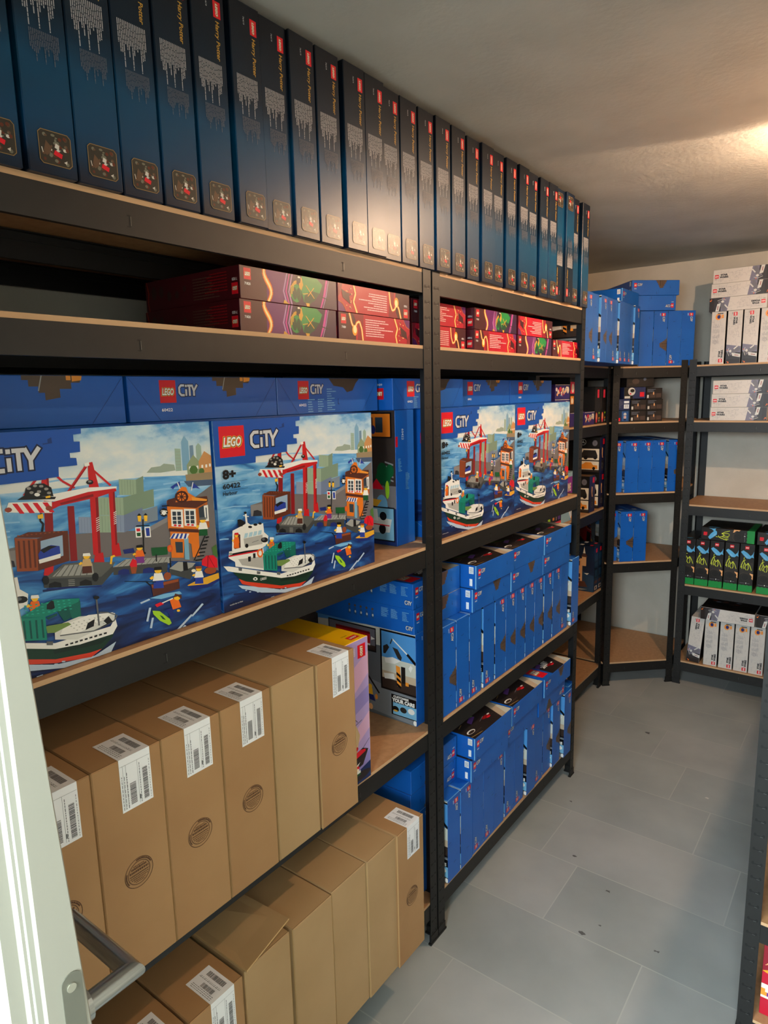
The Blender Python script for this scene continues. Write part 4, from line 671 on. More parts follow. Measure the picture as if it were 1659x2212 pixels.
def back_scene(w, h):
    a = Art(); a.rect('pav', 0, 0, w, h); a.rect('rkd', 0, h*.45, w, h); a.poly('w3', (0, 0), (w, 0), (w, h*.28), (0, h*.36))
    for k in range(5): a.poly('pav2', (w*.78, h*(.62-.03*k)), (w*.95, h*(.60-.03*k)), (w*.95, h*(.612-.03*k)), (w*.78, h*(.632-.03*k)))
    for x, y, r in ((.72, .55, .07), (.8, .5, .06), (.66, .5, .05), (.88, .56, .05)): a.oval('gn2', w*x, h*y, w*r*1.6, h*r)
    a.oval('sp', w*.7, h*.3, .02, .03); a.poly('red', (w*.45, h*.42), (w*.6, h*.5), (w*.75, h*.42)); a.poly('yb', (w*.1, h*.36), (w*.7, h*.34), (w*.6, h*.29), (w*.2, h*.3)); a.oval('lm', w*.82, h*.42, .007, .025)
    a.rect('frame', w*.02, h*.80, w*.93, h*.985); a.rect('or', w*.05, h*.81, w*.90, h*.975); a.rect('brD', w*.3, h*.85, w*.55, h*.95); a.rect('wn', w*.6, h*.84, w*.75, h*.95); a.oval('red', w*.4, h*.86, w*.12, h*.012); a.oval('nv', w*.55, h*.86, .008, .012)
    a.rect('frame', w*.12, h*.03, w*.96, h*.29); a.rect('pr', w*.14, h*.04, w*.94, h*.28); a.poly('lg2', (w*.2, h*.22), (w*.9, h*.2), (w*.85, h*.10), (w*.3, h*.08)); a.poly('wh', (w*.4, h*.27), (w*.6, h*.27), (w*.62, h*.18), (w*.42, h*.18)); a.oval('K', w*.7, h*.12, .012, .014); a.oval('K', w*.72, h*.22, .012, .012); a.line('red', .003, (w*.2, h*.16), (w*.85, h*.15))
    return a
harb_me = carton_mesh('harbour_box', .478, .09, .37, blue_m, {'front': harbour_front(), 'left': hside(), 'top': topart()}, bev=.0015)
harb_side_me = carton_mesh('harbour_box_endways', .088, .478, .37, blue_m, {'left': Art().put(back_scene(.165, .37), .478-.165, 0), 'front': Art().put(Art().text('bar', '60422', 0, 0, .009, .03).brick(.02, -.055, .028, .036), .03, .32, -90).lines('ltb', .012, .24, .02, 9, .004, .002, 3).lines('ltb', .045, .2, .02, 12, .004, .002, 4)}, bev=.0015)
def hflat(kind):
    a = Art(); w, h = .366, .083
    a.brick(.066, .034, .036, .042)
    a.city(.108, .046, .022)
    a.text('bar', '60422', .068, .018, .006, .024, bold=.02)
    if kind == 'pic':
        a.poly('rk', (.19, h), (.19, h-.008), (.2, h-.008), (.2, h-.018), (.215, h-.018), (.215, h-.028), (.225, h-.028), (.225, h-.04), (.25, h-.036), (.25, h-.022), (.27, h-.022), (.27, h-.012), (.285, h-.012), (.29, h)); a.rect('orange', .262, h-.008, .27, h); a.line('lg', .002, (.222, h), (.215, h-.025))
        a.poly('orange', (.272, h), (.29, h), (.288, h-.008), (.272, h-.01))
    else:
        a.lines('ltb', .098, .034, .03, 6, .0055, .0022, 5); a.lines('ltb', .132, .034, .026, 6, .0055, .0022, 6); a.lines('ltb', .165, .058, .034, 10, .0055, .0022, 8)
        a.poly('rkd', (.172, h), (.19, h-.018), (.225, h-.022), (.24, h-.034), (.262, h-.03), (.275, h-.012), (.29, h)); mark(a, .205, .02, .014)
    a.line('crack', .0006, (.30, 0), (.366, h)); a.line('crack', .0006, (.0, h), (.066, 0))
    return a
hf = {k: carton_mesh('harbour_flat_'+k, .366, .46, .083, blue_m, {'front': hflat(k), 'left': Art().put(Art().brick(0, 0, .036, .03).text('bar', '60422', .004, -.012, .006, .028), .46-.03, .058, 180)}) for k in ('pic', 'text')}
# tall spell-school set on the top shelf (plain lettering, plain picture)
def hp_front():
    a = Art(); w, h = .070, .372
    a.put(Art().brick(0, 0, .028, .0155).text('bar', '76419', .002, -.022, .0035, .014), w-.0275, h-.020, -90)
    a = Art(); q = Art().brick(0, 0, .026, .0155); q.text('bar', '76419', .002, -.016, .0032, .013)
    a.put(q, w-.0235, h-.021, -90)
    a.put(Art().text('gold', 'Harry Potter', 0, 0, .0105, .062, bold=.012, shear=.1), w-.0225, h-.052, -90)
    rnd = random.Random(21)
    for (x0, x1, yt, ln, c) in ((.010, .0595, h-.1195, .050, 'txt'), (.018, .0600, h-.1875, .031, 'txt2')):
        n = 17; p = (x1-x0)/n
        for i in range(n):
            y = yt; e = yt-ln*(rnd.uniform(.62, 1.0) if i % 5 != 3 else 1.32)
            while y > e+.001:
                y2 = max(y-rnd.uniform(.004, .012), e); a.rect(c, x0+i*p, y2, x0+i*p+p*.5, y-.0009); y = y2
    x0, y0, x1, y1 = .0165, .014, .0615, .057; c = .004
    def oct_(col, g): a.poly(col, (x0+c-g*.4, y0-g), (x1-c+g*.4, y0-g), (x1+g, y0+c-g*.4), (x1+g, y1-c+g*.4), (x1-c+g*.4, y1+g), (x0+c-g*.4, y1+g), (x0-g, y1-c+g*.4), (x0-g, y0+c-g*.4))
    oct_('hpf', .0009); oct_('hpD', 0)
    for i in range(46):
        x = rnd.uniform(x0+.004, x1-.005); y = rnd.uniform(y0+.003, y1-.004); s = rnd.uniform(.001, .0032)
        a.oval(rnd.choice(['hpA', 'hpB', 'hpC', 'hpA', 'hpD', 'br2', 'hpB']), x, y, s, s*rnd.uniform(.5, 1.2), 7)
    a.poly('hpA', (.022, .030), (.030, .026), (.034, .036), (.026, .044)); a.poly('red', (.036, .028), (.047, .024), (.049, .030), (.038, .034)); a.poly('hpC', (.038, .037), (.044, .035), (.045, .041), (.040, .043)); a.poly('hpC', (.050, .020), (.054, .018), (.055, .023)); a.line('hpC', .0012, (.0195, .034), (.021, .027))
    return a
hp_side = Art().rect('dnavy', 0, 0, .46, .372).line('crack', .0006, (.44, .0), (.46, .06))
hp_me = carton_mesh('tall_teal_box', .070, .46, .372, hp_m, {'front': hp_front()}, bev=.0015)
# red flat set
def flame(a, x, y0, y1, w, sw=1):
    n = 9; pts = [(x+sw*w*math.sin(i/n*5.2)*1.0, y0+(y1-y0)*i/n) for i in range(n+1)]
    for c, k in (('fl3', 1.0), ('fl2', .72), ('fl', .34)):
        for i, (p, q) in enumerate(zip(pts, pts[1:])):
            a.line(c, w*k*(1.5-abs(i-n/2)/n), p, (q[0], q[1]+.0006))
def ninja_art():
    w, h = .278, .061; a = Art(); a.rect('njd', 0, 0, .075, h); a.rect('njp', .068, 0, .14, h); a.rect('njp2', .125, 0, w, h)
    flame(a, .071, 0, h, .009); a.brick(.010, .036, .018, .021); a.text('bar', '71820', .011, .026, .005, .015, bold=.02)
    for k, x in enumerate((.112, .119, .127)): a.poly(('lil', 'mag', 'lil')[k], (x+.012, h), (x+.015, h), (x+.004, h*.4), (x+.012, 0), (x+.008, 0), (x, h*.4))
    a.poly('gg', (.168, h), (.215, h*.98), (.232, h*.80), (.222, h*.5), (.205, h*.25), (.19, h*.1), (.172, h*.15), (.165, h*.55))
    a.poly('ggd', (.195, h*.55), (.222, h*.5), (.205, h*.22), (.188, h*.1), (.172, h*.16), (.175, h*.35)); a.oval('gg', .150, h*.4, .016, .019, 12); a.oval('ggd', .146, h*.38, .007, .013, 10); a.oval('ggd', .158, h*.36, .006, .014, 10)
    for k in range(3): a.line('gd', .0022, (.134+k*.004, h*(.25+.1*k)), (.136+k*.004, h*(.6+.07*k)), (.152+k*.002, h*(.72+.06*k)))
    a.poly('gd', (.158, h*.9), (.168, h*.94), (.172, h*.7), (.166, h*.5), (.16, h*.6)); a.line('gd', .002, (.18, h*.7), (.205, h*.3)); a.line('gd', .002, (.185, h*.35), (.205, h*.66)); a.line('gd', .0016, (.17, h*.4), (.186, h*.44)); a.oval('K', .158, h*.86, .007, .009, 8); a.oval('cream', .160, h*.93, .004, .002, 8)
    a.poly('mag', (.243, h), (.249, h), (.240, h*.45), (.226, 0), (.222, 0), (.232, h*.4)); a.poly('lil', (.251, h), (.253, h), (.244, h*.45), (.232, 0), (.230, 0), (.240, h*.4))
    a.poly('gd', (.178, h*.12), (.19, h*.12), (.189, 0), (.181, 0)); a.poly('gd', (.115, .008), (.13, 0), (.112, 0)); a.line('K', .0018, (.225, h*.4), (.25, h*.33))
    return a
def ninja_text():
    w, h = .278, .061; a = Art(); a.rect('njd', 0, 0, .07, h); a.rect('njr', .06, 0, w, h)
    a.poly('nj', (.05, h), (.09, h), (.085, 0), (.065, 0), (.07, h*.5)); a.poly('njp', (.25, h), (w, h), (w, h*.62), (.262, h*.75))
    for c, g in (('fl3', .0075), ('fl2', .0052), ('fl', .0026)): a.line(c, g, (.038, h), (.046, h*.62), (.056, h*.42), (.064, h*.66), (.074, h*.72), (.082, h*.45), (.086, 0)); 
    a.oval('fl2', .056, h*.38, .009, .012); a.oval('fl', .057, h*.42, .006, .009)
    a.brick(.008, .036, .018, .021); a.text('bar', '71820', .010, .026, .005, .014, bold=.02); a.lines('njt', .096, h-.010, .11, 8, .0052, .0024, 12)
    for c, g in (('fl3', .008), ('fl2', .0055), ('fl', .0024)): a.line(c, g, (.212, h), (.224, h*.6), (.216, h*.3), (.222, 0))
    rnd = random.Random(4)
    for i in range(22): a.oval(rnd.choice(['fl3', 'njd', 'peach', 'njd']), .23+rnd.uniform(0, .024), rnd.uniform(.1, .9)*h, .0026, .0014, 6)
    a.poly('njd', (.236, h*.7), (.262, h*.5), (.266, h*.2), (.24, h*.35)); a.line('gd', .0008, (.25, h), (.262, h*.7), (w, h*.62)); a.poly('nj', (.262, 0), (w, 0), (w, h*.5), (.268, h*.3))
    return a
def ninja_side():
    a = Art(); h = .061; a.rect('njd', 0, 0, .30, h); a.put(Art().brick(0, 0, .018, .021).text('bar', '71820', .001, -.009, .005, .015).lines('rdD', .03, .012, .07, 7, .0055, .002, 2), .30-.006, .030, 180)
    a.lines('rk', .16, h-.012, .085, 8, .0055, .0018, 9); rnd = random.Random(2)
    for k in range(5): a.oval('rkd', .03+k*.026, h*.5+rnd.uniform(-.006, .006), .009-.001*k, .014-.002*k, 9)
    a.line('fl3', .0016, (.006, h), (.012, h*.6), (.008, h*.3), (.012, 0)); return a
nin = {k: carton_mesh('red_flat_'+k, .278, .30, .061, ninja_m, {'front': f(), 'left': ninja_side()}) for k, f in (('art', ninja_art), ('text', ninja_text))}
# white set with line drawing
def sw_lines(a, w, h, seed, x0=0.0):
    rnd = random.Random(seed)
    for i in range(60):
        x, y = rnd.uniform(x0+.004, w-.02), rnd.uniform(.004, h-.012); r_ = rnd.random()
        if r_ < .45: a.line('swl', .0007, (x, y), (x+rnd.uniform(.006, .022), y), (x+rnd.uniform(.01, .022), y+rnd.uniform(-.012, .012)))
        elif r_ < .6: a.ring('swl', x+.005, y+.004, rnd.uniform(.002, .005), .0007, 10)
        else: a.line('swl', .0007, (x, y), (x, y+rnd.uniform(.005, .014)))
def star(a, x, y, w, h):
    a.text('K', 'STAR', x+w*.12, y+h*.53, h*.44, w*.76, bold=.06); a.text('K', 'WARS', x, y, h*.44, w*.96, bold=.06); a.rect('K', x+w*.10, y+h*.89, x+w*.5, y+h*.97); a.rect('K', x+w*.45, y, x+w, y+h*.07)
def sw_scene(a, x0, w, h):
    a.rect('swd', x0+.02, 0, w, h); a.poly('swv', (x0-.008, 0), (x0+.03, 0), (x0+.034, h), (x0+.004, h)); a.rect('swn', w-.022, 0, w, h)
    a.poly('swg', (x0+.004, h*.7), (x0+.022, h*.35), (x0+.036, h*.22), (x0+.048, h*.3), (x0+.038, h*.55), (x0+.024, h*.95), (x0+.014, h)); a.poly('lg2', (x0, h*.74), (x0+.014, h*.5), (x0+.018, h*.56), (x0+.004, h*.8)); a.poly('lg2', (x0+.034, h*.4), (x0+.05, h*.45), (x0+.058, h), (x0+.042, h))
    a.poly('rdD', (x0+.044, h*.6), (x0+.047, h*.6), (x0+.050, h*.88), (x0+.047, h*.88)); a.oval('lg2', x0+.026, h*.3, .007, .006, 8); a.line('lg2', .0018, (x0+.01, h*.2), (x0+.03, h*.12), (x0+.05, h*.22)); a.oval('fire', w-.006, h*.2, .004, .003, 7); a.oval('fire', w-.010, h*.12, .0025, .002, 7); a.oval('fire', x0+.02, h*.1, .002, .003, 7)
def sw_spine(w=.262, h=.068):
    a = Art(); sw_lines(a, w-.08, h, 11); a.rect('red', .008, .026, .026, .043); a.text('wh', 'LEGO', .0095, .031, .007, .015, bold=.05, shear=.2); star(a, .030, .026, .042, .020)
    a.lines('swl', .034, .057, .03, 2, .003, .001, 3); a.rect('K', .008, .0205, .018, .022); sw_scene(a, w-.088, w, h); return a
def sw_back(w=.262, h=.068):
    a = Art(); sw_lines(a, w, h, 15); a.rect('red', .008, .008, .026, .026); a.text('wh', 'LEGO', .0095, .013, .007, .015, bold=.05, shear=.2); star(a, .030, .006, .042, .022)
    for k in range(4): a.lines('swl', .105+.026*k, .058, .022, 7, .0045, .0022, k)
    a.ring('swl', .11, .045, .009, .002, 18); a.oval('orange', w-.026, .036, .016, .014, 9); a.oval('nv', w-.026, .034, .010, .008, 8); a.rect('orange', w-.034, .012, w-.016, .020); a.rect('K', w-.012, .014, w-.008, .04); return a
def swtop():
    a = Art(); a.rect('bk', 0, 0, .262, .25); rnd = random.Random(8)
    for i in range(14): a.oval(rnd.choice(['rkd', 'swg', 'rk', 'br2']), rnd.uniform(.02, .24), rnd.uniform(.02, .2), .014, .010, 8)
    a.rect('darkart2', .14, .03, .18, .06); a.rect('darkart2', .19, .03, .24, .06); return a
SWM = {'flat': carton_mesh('white_flat', .262, .25, .068, sw_m, {'front': sw_spine(), 'top': swtop(), 'bottom': swtop()}),
       'down': carton_mesh('white_down', .068, .25, .262, sw_m, {'front': Art().put(sw_spine(), 0, .262, -90), 'right': Art().rect('bk', 0, 0, .25, .262), 'left': Art().rect('bk', 0, 0, .25, .262)}),
       'up': carton_mesh('white_up', .068, .25, .262, sw_m, {'front': Art().put(sw_back(), .068, 0, 90), 'right': Art().rect('bk', 0, 0, .25, .262), 'left': Art().rect('bk', 0, 0, .25, .262)})}
# black set with green foot
def creat(w=.068, h=.258):
    a = Art(); a.rect('bk2', .004, h*.3, w-.004, h*.62); a.rect('grgreen', 0, 0, w, h*.135); a.poly('grgreen', *([(0, h*.135)]+[(w*(i/8), h*(.135+(.012 if i % 2 else 0))) for i in range(1, 8)]+[(w, h*.135)]))
    a.rect('red', w*.34, h*.89, w*.62, h*.955); a.text('wh', 'LEGO', w*.37, h*.91, h*.025, w*.22, bold=.05, shear=.2)
    a.poly('whale', (w*.06, h*.83), (w*.22, h*.865), (w*.5, h*.82), (w*.74, h*.76), (w*.88, h*.80), (w*.95, h*.86), (w*.93, h*.77), (w*.97, h*.72), (w*.84, h*.735), (w*.7, h*.70), (w*.5, h*.70), (w*.4, h*.72), (w*.2, h*.78)); a.poly('w2', (w*.25, h*.80), (w*.5, h*.745), (w*.62, h*.72), (w*.45, h*.725))
    for pts in (((.1, .50), (.22, .62), (.3, .66), (.36, .60), (.28, .53), (.34, .48)), ((.36, .60), (.5, .56), (.6, .61), (.74, .55), (.86, .46)), ((.22, .6), (.14, .56), (.2, .48)), ((.44, .58), (.4, .5), (.5, .46)), ((.6, .60), (.64, .5), (.58, .46)), ((.28, .66), (.42, .67)), ((.30, .68), (.32, .72))):
        a.line('neon', w*.045, *[(w*p[0], h*p[1]) for p in pts])
    a.poly('peach', (w*.75, h*.40), (w, h*.385), (w, h*.26), (w*.86, h*.30)); a.oval('bk', w*.5, h*.32, w*.42, h*.075, 16); a.line('rk', w*.02, (w*.1, h*.36), (w*.3, h*.40), (w*.6, h*.39), (w*.85, h*.34)); a.ring('rkd', w*.45, h*.31, w*.28, w*.02, 16)
    a.rect('swg', w*.1, h*.178, w*.45, h*.186); a.rect('swg', w*.62, h*.178, w*.8, h*.186); a.poly('wh', (w*.5, h*.195), (w*.58, h*.195), (w*.54, h*.165)); return a
CR = {'up': carton_mesh('black_up', .068, .24, .258, black_m, {'front': creat(), 'top': Art().oval('whale', .03, .02, .02, .006).oval('rk', .03, .05, .01, .01)}),
      'flat': carton_mesh('black_flat', .258, .24, .068, black_m, {'front': Art().put(creat(), .258, 0, 90).rect('red', .012, .026, .03, .042), 'top': Art().oval('whale', .06, .02, .03, .006).oval('rk', .14, .02, .02, .008).rect('grgreen', .225, 0, .258, .24)})}
# mixed boxes on the lower unit
def car_front(w, h):
    a = Art(); a.rect('dnavy', 0, 0, w, h); a.rect('red', w*.55, h*.80, w*.88, h*.95); a.poly('peach', (w*.42, h*.72), (w*.56, h*.68), (w*.52, h*.52), (w*.62, h*.42), (w*.5, h*.42), (w*.40, h*.55)); a.oval('bk2', w*.55, h*.22, w*.25, h*.16); a.ring('swg', w*.52, h*.2, w*.17, w*.03, 14); a.rect('swg', w*.82, h*.35, w*.88, h*.75); return a
def car_side(d, h):
    a = Art(); w = .15; a.rect('bk', 0, 0, w, h)
    cx, cy, r = w*.40, h*.86, .016; a.ring('lg2', cx, cy, r, .0022, 28)
    for t in (90, 210, 330): a.poly('lg2', (cx+r*.95*math.cos(R(t)), cy+r*.95*math.sin(R(t))), (cx+.0028*math.cos(R(t+70)), cy+.0028*math.sin(R(t+70))), (cx, cy), (cx+.0028*math.cos(R(t-70)), cy+.0028*math.sin(R(t-70))))
    a.oval('swg', w*.82, h*.84, .014, .016); a.ring('lg', w*.82, h*.84, .010, .001, 16)
    a.rect('cream', w*.1, h*.36, w*.98, h*.68); a.poly('bk2', (w*.2, h*.42), (w*.2, h*.52), (w*.35, h*.54), (w*.42, h*.64), (w*.85, h*.64), (w*.92, h*.5), (w*.92, h*.42)); a.oval('bk', w*.5, h*.43, .011); a.oval('bk', w*.84, h*.43, .009); a.rect('sw', w*.3, h*.49, w*.36, h*.52)
    a.rect('cream', w*.1, h*.05, w*.98, h*.33); a.poly('orange', (w*.12, h*.10), (w*.14, h*.2), (w*.4, h*.24), (w*.5, h*.30), (w*.7, h*.30), (w*.78, h*.22), (w*.92, h*.22), (w*.94, h*.12)); a.oval('bk', w*.3, h*.11, .009); a.oval('bk', w*.8, h*.13, .008); a.rect('rkd', w*.1, h*.03, w*.98, h*.09)
    return Art().put(a, d-w, 0)
carm = carton_mesh('black_car_box', .082, .26, .188, black_m, {'front': car_front(.082, .188), 'left': car_side(.26, .188)})
def tower_side(d, h):
    a = Art(); w = .17; a.rect(cnight_m, 0, 0, w, h); a.poly('cnight2', (0, 0), (w, 0), (w, h*.35), (w*.6, h*.45), (0, h*.3)); c, dk = 'castle', 'castleD'
    a.rect(c, w*.2, h*.2, w*.62, h*.72); a.poly(dk, (w*.28, h*.7), (w*.35, h*.82), (w*.42, h*.86), (w*.55, h*.7)); a.poly('cream', (w*.42, h*.86), (w*.47, h*.97), (w*.51, h*.86)); a.rect(c, w*.6, h*.56, w*.74, h*.76); a.poly(dk, (w*.57, h*.76), (w*.67, h*.88), (w*.78, h*.76)); a.poly('cream', (w*.63, h*.84), (w*.67, h*.99), (w*.71, h*.84))
    a.rect(c, w*.15, h*.78, w*.26, h*.7)
    for (x, y, ww, hh) in ((.28, .56, .26, .1), (.32, .42, .18, .09), (.28, .30, .12, .08), (.46, .30, .1, .08), (.28, .22, .28, .05)): a.rect(dk, w*x, h*y, w*(x+ww), h*(y+hh)); a.rect('orange', w*(x+.04), h*(y+.01), w*(x+ww*.5), h*(y+hh*.6))
    a.poly(dk, (w*.1, h*.2), (w*.7, h*.22), (w*.8, h*.1), (w*.05, h*.08)); a.rect('fire', w*.35, h*.1, w*.52, h*.17); a.poly('lg', (w*.1, h*.06), (w*.8, h*.05), (w*.6, h*.02), (w*.1, h*.02)); a.poly('cream', (w*.68, h*.40), (w*.84, h*.41), (w*.78, h*.37))
    return Art().put(a, d-w, 0)
def tower_front(w, h):
    a = Art(); a.rect('red', w*.35, h*.86, w*.72, h*.95); a.rect('cnight2', w*.15, h*.68, w*.85, h*.82); a.rect('cnight2', w*.15, h*.54, w*.85, h*.64)
    a.rect('bk', w*.12, h*.3, w*.88, h*.5); a.rect('cnight2', w*.2, h*.32, w*.8, h*.48); a.rect('castleD', w*.15, h*.18, w*.85, h*.24); a.rect('hpC', w*.2, h*.04, w*.8, h*.12); a.oval('castleD', w*.5, h*.08, w*.2, h*.03); return a
castm = carton_mesh('night_tower_box', .062, .24, .25, cnight_m, {'front': tower_front(.062, .25), 'left': tower_side(.24, .25), 'top': Art().rect('red', .02, .02, .045, .035).rect('lblw', .02, .07, .045, .09)})
def cream_shapes(w, h):
    a = Art(); a.rect('cream', 0, h-.0025, w, h); rnd = random.Random(6)
    for i in range(14):
        x = w*(.08+.8*i/14); a.oval(rnd.choice(['cream', 'cream', 'peach', 'pinkred', 'wh']), x, h*rnd.uniform(.3, .75), w*.055, h*rnd.uniform(.08, .2), 8)
    for i in range(5): a.line(rnd.choice(['pinkred', 'whale']), .002, (rnd.uniform(0, w), rnd.uniform(.1, .9)*h), (rnd.uniform(0, w), rnd.uniform(.1, .9)*h))
    a.oval('cream', w*.86, h*.62, w*.08, h*.24, 10); return a
vio = {'shapes': carton_mesh('violet_flat', .17, .24, .066, navy_m, {'front': cream_shapes(.17, .066)}), 'script': carton_mesh('violet_flat_script', .17, .24, .066, navy_m, {'front': Art().rect('cream', 0, .0635, .17, .066).text('cream', 'Disney', .05, .028, .024, .055, bold=.02, shear=.25)}),
       'small': carton_mesh('violet_small', .14, .24, .064, navy_m, {'front': cream_shapes(.14, .064)})}
def darktall(w, h):
    a = Art(); a.rect('pinkred', w*.32, h*.70, w*.62, h*.92); a.poly('bk2', (w*.05, 0), (w*.8, 0), (w*.8, h*.32), (w*.6, h*.36), (w*.05, h*.33)); a.oval('pinkred', w*.25, h*.17, w*.17, h*.14, 14); a.oval('peach', w*.27, h*.2, w*.10, h*.09, 12)
    for k, c in enumerate(('gr1', 'orange', 'gn2', 'lm')): a.poly(c, (w*.6, h*(.05+.07*k)), (w*.78, h*(.06+.07*k)), (w*.76, h*(.11+.07*k)), (w*.6, h*(.10+.07*k)))
    return a
dtall = carton_mesh('black_tall_box', .086, .25, .188, black_m, {'front': darktall(.086, .188)})
pict = carton_mesh('black_picture_box', .10, .24, .165, black_m, {'front': Art().rect('bk2', 0, 0, .1, .165).rect('pinkred', .004, .09, .055, .145).oval('cream', .035, .115, .016, .022).rect('orange', .008, .04, .05, .078).oval('cream', .03, .055, .014, .014)})
pale = carton_mesh('pale_box', .17, .24, .235, simple('pale_blue_carton', (150, 190, 206), .4), {'front': Art().rect('purlogo', 0, .12, .13, .215).text('cream', 'TIME', .05, .145, .04, .06, bold=.05).oval('wh', .12, .06, .03, .05).line('whale', .004, (.1, 0), (.13, .1), (.15, .02)).oval('orange', .13, .01, .01, .012)})
lowmix = carton_mesh('bright_low_box', .36, .20, .07, black_m, {'front': Art().rect('orange', 0, 0, .36, .014).rect('pinkred', 0, .014, .36, .022).oval('lm', .22, .04, .014, .016).oval('cream', .12, .04, .01, .01).rect('orange', .26, .034, .28, .058).rect('cream', .30, .03, .304, .06).rect('purp', .32, .03, .35, .05).oval('fire', .16, .045, .008, .01)})
# small dark boxes on the corner unit
smallm = {'fig': carton_mesh('small_blue_box', .070, .14, .062, cnight_m, {'front': Art().rect('red', .002, .004, .018, .022).rect('bluefig', .026, .005, .062, .056).oval('hpC', .044, .040, .008, .009).rect('bluefig', .039, .033, .049, .036).rect('hpC', .037, .018, .051, .031).rect('pinkred', .042, .022, .046, .03).rect('dnavy', .038, .008, .050, .018)}),
          'code': carton_mesh('small_code_box', .070, .14, .058, simple('slate_carton', (34, 44, 84), .4), {'front': Art().lines('swg', .004, .05, .028, 8, .005, .0018, 4).rect('lblw', .036, .036, .064, .048).rect('lblw', .036, .008, .064, .030).rect('swg', .042, .012, .044, .028).rect('swg', .048, .012, .050, .028).rect('swg', .054, .012, .057, .028)}),
          'text': carton_mesh('small_text_box', .088, .14, .058, black_m, {'front': Art().lines('txt2', .006, .052, .074, 3, .006, .003, 7).rect('hpC', .004, .006, .014, .022).rect('darkart2', .02, .008, .05, .03).rect('darkart2', .054, .008, .082, .03).oval('peach', .04, .03, .003, .008)}),
          'brick': carton_mesh('small_red_mark_box', .12, .14, .060, simple('slate_carton', (34, 44, 84), .4), {'front': Art().rect('bk', 0, 0, .05, .06).oval('hpC', .042, .038, .020, .021).oval('bk', .046, .042, .012, .009).oval('pinkred', .036, .026, .005, .004).rect('red', .088, .010, .112, .034).rect('hpC', .004, .002, .034, .014)}),
          'dark': carton_mesh('small_black_box', .15, .14, .060, black_m, {'front': Art().oval('darkart2', .05, .03, .02, .014).oval('txt2', .1, .04, .008, .008).lines('darkart2', .01, .02, .1, 2, .006, .002, 3)})}
# loading-truck set (endways, picture side towards the door)
# yellow-topped box
def ship_front():
    w, h = .11, .372; a = Art(); a.rect('lav', 0, 0, w, h); a.poly('lavp', (0, h*.55), (w, h*.75), (w, h*.9), (0, h*.75)); a.poly('lav2', (0, h*.45), (w, h*.55), (w, h*.66), (0, h*.56)); a.poly('lavp', (0, h*.2), (w, h*.36), (w, h*.48), (0, h*.3)); a.poly('w3', (0, 0), (w, 0), (w, h*.14), (0, h*.10)); a.poly('lav2', (0, h*.06), (w, h*.12), (w, h*.2), (0, h*.15))
    a.rect('yel', w-.003, 0, w, h); a.put(Art().brick(0, 0, .034, .030).text('cream', '10355', .004, -.014, .005, .02), w-.042, h-.014, -90)
    a.poly('sail', (0, h*.14), (w*.45, h*.18), (w*.62, h*.34), (w*.5, h*.42), (0, h*.40)); a.line('hull2', .0016, (0, h*.62), (w*.3, h*.52), (w*.55, h*.44)); a.line('hull2', .0016, (w*.1, h*.40), (w*.7, h*.44)); a.line('hull2', .003, (w*.3, h*.26), (w*.34, h*.34)); a.line('hull2', .0014, (0, h*.6), (0, h*.3)); a.line('hull2', .0016, (w*.52, h*.20), (w*.95, h*.28))
    a.poly('hull2', (0, h*.2), (w*.7, h*.24), (w*.9, h*.21), (w*.7, h*.12), (w*.2, h*.10)); a.poly('red', (0, h*.20), (w*.6, h*.235), (w*.8, h*.22), (w*.8, h*.205), (w*.1, h*.17)); a.poly('wh', (0, h*.10), (w*.6, h*.15), (w*.4, h*.10)); a.oval('ye', w*.4, h*.245, .004, .005); a.oval('truck', w*.5, h*.255, .005)
    a.oval('hull2', w*.55, h*.05, w*.42, h*.03); a.rect('gn2', w*.4, h*.06, w*.6, h*.09); a.oval('red', w*.5, h*.115, .007, .006); a.oval('cream', w*.5, h*.10, .005, .005); a.rect('wh', w*.40, h*.075, w*.60, h*.093)
    return a
shipm = carton_mesh('yellow_top_box', .108, .46, .372, yellow_m, {'front': ship_front(), 'top': Art().brick(.06, .012, .034, .02).text('K', '10365', .058, .04, .005, .02), 'right': Art().rect('lav', 0, 0, .46, .37)}, bev=.0015)
# plain brown shipping cartons
def stamp_art():
    a = Art(); r = .0265; a.ring('stamp', 0, 0, r, .0013); a.ring('stamp', 0, 0, r*.78, .0012); rnd = random.Random(2)
    for i in range(52):
        t = R(20+i*2.6+(60 if i > 30 else 0)); rr = r*.89; a.put(Art().rect('stamp', -.0007, -.0013, .0007*rnd.uniform(.2, 1), .0013*rnd.uniform(.4, 1)), rr*math.cos(t), rr*math.sin(t), math.degrees(t)-90)
    for (y, s, k) in ((.0135, .010, 0), (.0085, .014, 1), (.0030, .0175, 1), (-.0020, .017, 0), (-.0055, .017, 0), (-.009, .015, 0), (-.0125, .011, 0), (-.0155, .008, 0)):
        x = -s
        while x < s: l = rnd.uniform(.0015, .0035); a.rect('stamp', x, y, min(x+l, s), y+(.0034 if k else .0013)); x += l+.0007
    a.line('stamp', .0006, (-.019, -.0005), (.019, -.0005)); return a
def brown(name, w, d, h, stamp, mat, sideflaps=True):
    a = Art()
    if stamp: a.put(stamp_art(), w*.52, h*.46, 0)
    rnd = random.Random(w*1000+stamp)
    t = Art().line(kraft_dark, .0008, (0, .002), (w, .002))
    return carton_mesh(name, w, d, h, mat, {'front': a, 'top': t, 'right': Art().rect(kraft_edge, 0, 0, .003, h), 'left': Art().rect(kraft_edge, d-.003, 0, d, h)}, bev=.002)
